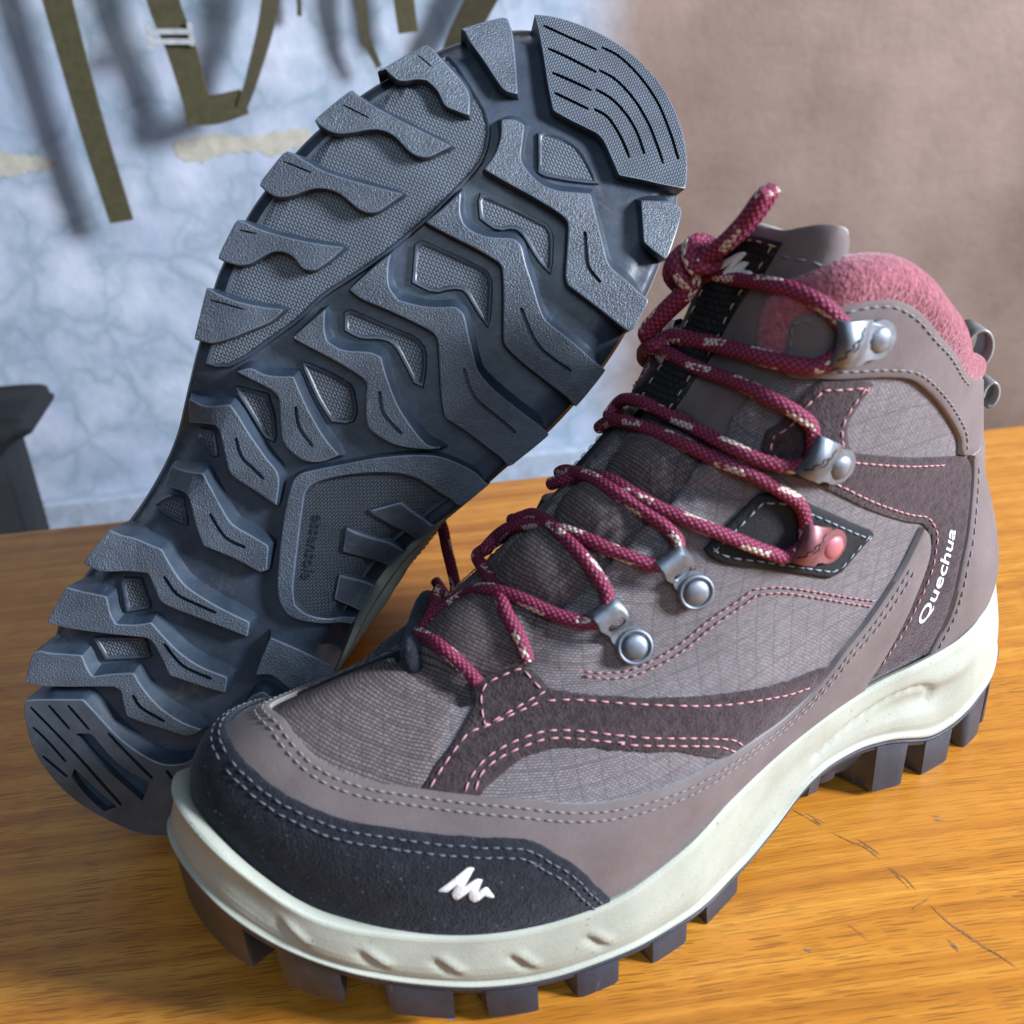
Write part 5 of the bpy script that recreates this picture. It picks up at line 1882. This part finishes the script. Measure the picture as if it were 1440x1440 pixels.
def dashes(sx, sy, thr, soft):
    mp = t.n('ShaderNodeMapping')
    mp.inputs['Scale'].default_value = (sx, sy, 1)
    t.l(cmb.outputs[0], mp.inputs['Vector'])
    vo_ = t.n('ShaderNodeTexVoronoi', voronoi_dimensions='2D', feature='F1')
    vo_.inputs['Scale'].default_value = 1.0
    vo_.inputs['Randomness'].default_value = 1.0
    t.l(mp.outputs['Vector'], vo_.inputs['Vector'])
    # not every cell carries a pore, and they differ in length
    sc_ = t.n('ShaderNodeSeparateColor')
    t.l(vo_.outputs['Color'], sc_.inputs[0])
    lim = t.math('MULTIPLY', sc_.outputs[0], thr)
    return t.math('DIVIDE', t.math('SUBTRACT', lim, vo_.outputs['Distance']), soft, clamp=True)


pk = t.math('MAXIMUM', dashes(50, 980, .32, .05), t.math('MULTIPLY', dashes(90, 1600, .36, .08), .7))
pk = t.math('MAXIMUM', pk, t.math('MULTIPLY', dashes(13, 700, .22, .06), .8))
pk2 = t.ramp(stretched(9, 30, 2, .5), [(.36, (.35, .35, .35)), (.60, (1, 1, 1))])
c = t.mix(t.math('MULTIPLY', t.math('MULTIPLY', pk, pk2), .62), c, (.12, .038, .006))
c = t.mix(t.math('MULTIPLY', t.math('SUBTRACT', patch, .42, clamp=True), 1.4, clamp=True), c, (.46, .165, .020))
# old stains
st = t.noise(t.coord('Object', (26, 60, 1)), 1.0, 5, .7)
c = t.mix(t.ramp(st, [(.66, (0, 0, 0)), (.78, (.45, .45, .45))]), c, (.16, .075, .025))
t.col(c)
hh = t.math('SUBTRACT', t.math('MULTIPLY', fine, .4), pk)
n1 = t.bump(hh, .30, .0004)
wv_ = t.noise(t.coord('Object', (7, 12, 1)), 1.0, 2, .5)
t.nor(t.bump(wv_, .10, .004, n1))
t.rgh(t.math('ADD', t.math('MULTIPLY', t.noise(t.coord('Object', (60, 60, 1)), 1.0, 4, .6), .22), .26))
t.b.inputs['Specular IOR Level'].default_value = .45

t = NT('wallpaper')
v = t.coord('Object', (1, 1, 1))
nz = t.n('ShaderNodeTexNoise')
nz.inputs['Scale'].default_value = 16
nz.inputs['Detail'].default_value = 5
t.l(v, nz.inputs['Vector'])
ad = t.n('ShaderNodeVectorMath', operation='MULTIPLY_ADD')
t.l(nz.outputs['Color'], ad.inputs[0])
ad.inputs[1].default_value = (.11, .11, .11)
t.l(v, ad.inputs[2])
vo = t.n('ShaderNodeTexVoronoi', feature='DISTANCE_TO_EDGE')
vo.inputs['Scale'].default_value = 19
t.l(ad.outputs[0], vo.inputs['Vector'])
vo2 = t.n('ShaderNodeTexVoronoi', feature='DISTANCE_TO_EDGE')
vo2.inputs['Scale'].default_value = 46
t.l(ad.outputs[0], vo2.inputs['Vector'])
vein = t.ramp(vo.outputs['Distance'], [(.0, (.85, .85, .85)), (.10, (.5, .5, .5)), (.42, (0, 0, 0))])
vein2 = t.ramp(vo2.outputs['Distance'], [(.0, (.35, .35, .35)), (.35, (0, 0, 0))])
cl = t.ramp(t.noise(v, 13, 5, .6), [(.35, (.40, .44, .58)), (.65, (.60, .62, .72))])
c = t.mix(t.math('MULTIPLY', vein, t.math('MULTIPLY', t.noise(v, 22, 4, .6), 1.5), clamp=True), cl, (.19, .27, .33))
c = t.mix(t.math('MULTIPLY', vein2, .4), c, (.31, .40, .48))
t.col(c)
t.nor(t.bump(t.noise(v, 120, 4, .6), .25, .002))
t.set(Roughness=.55)

PAPER = c
sepw = t.n('ShaderNodeSeparateXYZ')
t.l(v, sepw.inputs[0])
c = t.ramp(t.noise(v, 7, 6, .62), [(.30, (.125, .076, .057)), (.70, (.255, .176, .142))])
c = t.mix(t.math('MULTIPLY', t.ramp(t.noise(v, 30, 4, .7), [(.62, (0, 0, 0)), (.74, (1, 1, 1))]), .35), c, (.07, .045, .035))
edge_ = t.math('ADD', sepw.outputs[0], t.math('MULTIPLY', t.math('SUBTRACT', t.noise(v, 9, 4, .6), .5), .05))
c = t.mix(t.ramp(t.math('MULTIPLY_ADD', edge_, 9.0, .78), [(.25, (0, 0, 0)), (.75, (1, 1, 1))]), PAPER, c)
t.col(c)

t = NT('floor_dark')
t.set(**{'Base_Color': (.12, .08, .06, 1), 'Roughness': .6})

for nm, c, r in (('strap_olive', (.125, .108, .050), .8), ('strap_dark', (.070, .058, .028), .85), ('steel_white', (.42, .43, .44), .35), ('chip', (.46, .43, .36), .9), ('chair_black', (.002, .003, .006), .9), ('skirt', (.36, .41, .50), .5), ('scuff', (.33, .150, .050), .5), ('chip_grey', (.20, .17, .14), .5)):
    t = NT(nm)
    v = t.coord('Object')
    k = t.ramp(t.noise(v, 180 if 'strap' in nm else 90, 4, .6), [(.3, tuple(x * .78 for x in c)), (.7, tuple(x * 1.18 for x in c))])
    t.col(k)
    if 'strap' in nm:
        wvn = t.n('ShaderNodeTexWave', wave_type='BANDS', bands_direction='Z')
        wvn.inputs['Scale'].default_value = 420
        wvn.inputs['Distortion'].default_value = .6
        t.l(v, wvn.inputs['Vector'])
        t.nor(t.bump(wvn.outputs['Fac'], .8, .0012))
    else:
        t.nor(t.bump(t.noise(v, 700, 3, .6), .5, .0006))
    t.set(Roughness=r)


def slab(name, x0, x1, y0, y1, z0, z1, mat, bev=.003, kind=None):
    me = bpy.data.meshes.new(name)
    bm = bmesh.new()
    bmesh.ops.create_cube(bm, size=1)
    for q in bm.verts:
        q.co = Vector(((x0 + x1) / 2 + q.co.x * (x1 - x0), (y0 + y1) / 2 + q.co.y * (y1 - y0), (z0 + z1) / 2 + q.co.z * (z1 - z0)))
    if bev:
        bmesh.ops.bevel(bm, geom=list(bm.edges), offset=bev, segments=3, affect='EDGES', profile=.5)
    bm.to_mesh(me)
    bm.free()
    me.materials.append(mat)
    o = link(bpy.data.objects.new(name, me))
    o.matrix_world = FRAME_T
    if kind:
        o['kind'] = kind
    return o


table = slab('wooden_table', -1.1, .75, -.75, .1705, -.028, 0, M['wood'], .002)
tag(table, 'worn varnished oak table top with dark grain under both boots', 'table')


def ragged(pts, w, n=3):
    """irregular thin outline round a polyline in table coordinates"""
    p = smooth_loop(np.array(pts, float), False, .0012, 181)
    if len(p) < 4:
        p = np.array([p[0] + (p[-1] - p[0]) * k / 5 for k in range(6)])
    tt = np.gradient(p, axis=0)
    tt /= np.linalg.norm(tt, axis=1)[:, None]
    nn = np.stack([-tt[:, 1], tt[:, 0]], 1)
    env = np.sin(np.linspace(.12, math.pi - .12, len(p))) ** .6
    a = w * env * RNG.uniform(.35, 1.0, len(p))
    b = w * env * RNG.uniform(.35, 1.0, len(p))
    V = np.vstack([p + nn * a[:, None], p - nn * b[:, None]])
    m = len(p)
    return V, [(i, m + i, m + i + 1, i + 1) for i in range(m - 1)]


def decal(name, pts, w, mat):
    """a mark made of several broken strands"""
    VV, FF = [], []
    nb = 0
    for k in range(4):
        q = np.array(pts, float) + RNG.normal(0, w * .55, 2)
        t0, t1 = sorted(RNG.uniform(0, 1, 2))
        if t1 - t0 < .35:
            t0, t1 = max(0, t0 - .2), min(1, t1 + .3)
        d_ = smooth_loop(q, False, .0006, 181)
        d_ = d_[int(t0 * (len(d_) - 1)):max(int(t0 * (len(d_) - 1)) + 5, int(t1 * (len(d_) - 1)))]
        if len(d_) < 4:
            continue
        d_ = d_ + np.cumsum(RNG.normal(0, w * .05, d_.shape), 0)
        tt = np.gradient(d_, axis=0)
        tt /= np.maximum(np.linalg.norm(tt, axis=1), 1e-9)[:, None]
        nn = np.stack([-tt[:, 1], tt[:, 0]], 1)
        ww = w * .30 * np.sin(np.linspace(.1, math.pi - .1, len(d_))) * RNG.uniform(.3, 1, len(d_))
        V = np.vstack([d_ + nn * ww[:, None], d_ - nn * ww[:, None]])
        m = len(d_)
        FF += [(nb + i, nb + m + i, nb + m + i + 1, nb + i + 1) for i in range(m - 1)]
        VV.append(np.c_[V, np.full(len(V), .00010 + .00003 * k)])
        nb += len(V)
    return mk(name, np.vstack(VV), FF, mat, table, smooth=False)


for pts, w in (([(-0.0783, -0.072), (-0.0745, -0.0766), (-0.0711, -0.0808)], .0012), ([(-0.0700, -0.0822), (-0.0631, -0.0895), (-0.0600, -.0952)], .0011), ([(-0.0590, -0.0975), (-0.0576, -0.1001), (-0.0546, -0.1092)], .0009),
               ([(-0.0535, -0.1125), (-0.0494, -0.1219), (-0.0387, -0.1385)], .0010), ([(-0.0585, -0.1143), (-0.0516, -0.1108)], .0007), ([(-.0789, -.1155), (-.0742, -.1232)], .0004), ([(-.306, -.0564), (-.300, -.0585)], .0006)):
    decal('scratch', pts, w, M['scuff'])
for pts, w in (([(-.038, -.0825), (-.0344, -.0837)], .0008), ([(-.0541, -.1252), (-.0522, -.1297)], .0009), ([(-.0937, -.122), (-.0918, -.1234)], .0007)):
    decal('chipped_spot', pts, w, M['chip_grey'])

WALL_N = .50
wl = slab('wall', -2.6, 2.8, WALL_N, WALL_N + .08, -.75, 1.4, M['wallpaper'], 0, 'structure')
sk = slab('skirting_board', -2.6, -.035, WALL_N - .012, WALL_N - .001, -.75, -.150, M['skirt'], .002, 'structure')
# floor far below the table edge
fl = slab('floor', -2.6, 2.8, -2.4, .6, -.78, -.751, M['floor_dark'], 0, 'structure')


def chip(pts, parent):
    p = np.array(pts, float)
    p = resample_closed(smooth_loop(p, True, .004, 181), 60)
    p += RNG.normal(0, .0010, p.shape)
    V, T, mp = tri_fill([ccw(p)], .01)
    mk('bare_plaster', np.c_[V[:, 0], np.full(len(V), WALL_N - .0004), V[:, 1]], [tuple(q) for q in T], M['chip'], parent, smooth=False)


chip([(-.475, .124), (-.445, .1215), (-.430, .118), (-.426, .112), (-.450, .109), (-.475, .108)], wl)
chip([(-.343, .122), (-.315, .124), (-.285, .121), (-.250, .124), (-.243, .117), (-.270, .109), (-.300, .111), (-.335, .107)], wl)


def ribbon(name, path, width, y, thick, mat, twist=None, parent=None):
    """webbing hanging in a plane parallel to the wall; path of (x, z); width along the in-plane normal"""
    p = smooth_loop(np.array(path, float), False, .006, 181)
    tt = np.gradient(p, axis=0)
    tt /= np.linalg.norm(tt, axis=1)[:, None]
    nn = np.stack([-tt[:, 1], tt[:, 0]], 1)
    m = len(p)
    w = np.full(m, width) if np.ndim(width) == 0 else np.interp(np.linspace(0, 1, m), np.linspace(0, 1, len(width)), width)
    yy = np.full(m, y) if np.ndim(y) == 0 else np.interp(np.linspace(0, 1, m), np.linspace(0, 1, len(y)), y)
    tw = np.zeros(m) if twist is None else np.interp(np.linspace(0, 1, m), np.linspace(0, 1, len(twist)), twist)
    V = []
    for s_, dy in ((-.5, 0), (.5, 0), (.5, thick), (-.5, thick)):
        q = p + nn * (w * s_ * np.cos(tw))[:, None]
        V.append(np.c_[q[:, 0], yy + dy + w * s_ * np.sin(tw), q[:, 1]])
    V = np.stack(V, 1).reshape(-1, 3)
    F = [(i * 4 + k, i * 4 + (k + 1) % 4, (i + 1) * 4 + (k + 1) % 4, (i + 1) * 4 + k) for i in range(m - 1) for k in range(4)]
    F += [(3, 2, 1, 0), tuple((m - 1) * 4 + k for k in range(4))]
    o = mk(name, V, F, mat, parent, smooth=False)
    if parent is None:
        o.matrix_world = FRAME_T
    fix_normals(o)
    return o


G = 'olive straps hanging on the wall'
Y = WALL_N
a = ribbon('hanging_strap', [(-.3945, .42), (-.392, .2185), (-.390, .14), (-.3858, .075)], [.0225, .0215, .0175, .0165], Y - .024, .0026, M['strap_olive'])
tag(a, 'long olive webbing strap hanging straight at the far left of the wall', 'strap', G)
b = empty('looped_strap')
b.matrix_world = FRAME_T
ribbon('webbing', [(-.331, .40), (-.325, .214), (-.320, .186), (-.316, .147)], [.026, .0255, .021, .018], Y - .028, .0026, M['strap_olive'], None, b)
ribbon('webbing', [(-.325, .146), (-.304, .1455), (-.2845, .149)], [.018, .019, .016], Y - .031, .0030, M['strap_olive'], None, b)
ribbon('webbing', [(-.215, .36), (-.2565, .2095), (-.276, .165), (-.287, .145)], [.026, .020, .014, .008], Y - .030, .0026, M['strap_dark'], [.2, .5, .7, .6], b)
# steel slide buckle: a ladder of three bars
for z0 in (.1975, .1915):
    ribbon('buckle_bar', [(-.3385, z0 - .001), (-.3105, z0 - .003)], .0032, Y - .0315, .0030, M['steel_white'], None, b)
for x0 in (-.3380, -.3110):
    ribbon('buckle_bar', [(x0, .2000), (x0 - .0006, .1860)], .0028, Y - .0312, .0030, M['steel_white'], None, b)
tag(b, 'olive strap folded into a V with a pale metal slide buckle on the wall', 'strap', G)
c = ribbon('cord_end', [(-.2396, .36), (-.2396, .207), (-.2409, .1972)], [.004, .004, .003], Y - .012, .002, M['strap_olive'])
tag(c, 'tiny olive cord end beside the V shaped strap', 'strap', G)
d = ribbon('twisted_strap', [(-.1985, .36), (-.1990, .2045), (-.1985, .190), (-.1985, .182), (-.1915, .1622)], [.010, .010, .005, .009, .004], Y - .018, .0026, M['strap_dark'], [0, .4, 1.2, .5, .2])
tag(d, 'thin twisted dark strap hanging between the V strap and the sole', 'strap', G)
e = ribbon('short_strap', [(-.170, .36), (-.170, .203), (-.1692, .1828)], [.0145, .0148, .0135], Y - .022, .0026, M['strap_olive'])
tag(e, 'short cut olive strap end just left of the raised toe', 'strap', G)
f = ribbon('slanting_strap', [(-.075, .27), (-.119, .199), (-.1345, .176), (-.142, .160)], [.026, .0235, .0195, .017], Y - .022, .0026, M['strap_dark'])
tag(f, 'slanting dark strap half hidden behind the raised toe of the sole', 'strap', G)

# dark chair standing behind the table, left edge of the picture
ch = empty('dark_chair')
ch.matrix_world = FRAME_T
ch.location = (TD * -.47 + TN * .335) + Vector((0, 0, -.75))


def prism(name, poly, y0, y1, mat, parent, bev=.004):
    p = ccw(resample_closed(smooth_loop(np.array(poly, float), True, .004, 40), 64))
    bm = bmesh.new()
    vs = [bm.verts.new((q[0], y0, q[1])) for q in p]
    bm.faces.new(vs)
    r = bmesh.ops.extrude_face_region(bm, geom=list(bm.faces))
    for q in r['geom']:
        if isinstance(q, bmesh.types.BMVert):
            q.co.y = y1
    bmesh.ops.recalc_face_normals(bm, faces=bm.faces)
    es = [e_ for e_ in bm.edges if len(e_.link_faces) == 2 and e_.calc_face_angle(0) > 1.2]
    bmesh.ops.bevel(bm, geom=es, offset=bev, segments=3, affect='EDGES')
    me = bpy.data.meshes.new(name)
    bm.to_mesh(me)
    bm.free()
    me.materials.append(mat)
    me.polygons.foreach_set('use_smooth', np.ones(len(me.polygons), dtype=bool))
    o = link(bpy.data.objects.new(name, me), parent)
    return o


prism('armrest', [(-.20, .756), (.02, .7545), (.042, .7530), (.0475, .7485), (.044, .7415), (.030, .7360), (.020, .728), (-.20, .715)], -.03, .03, M['chair_black'], ch)
prism('upright', [(-.05, .735), (.0215, .731), (.0205, .70), (.0150, .55), (-.005, .02), (-.06, .02)], -.022, .022, M['chair_black'], ch)
tag(ch, 'dark chair arm standing behind the table at the left edge', 'chair')
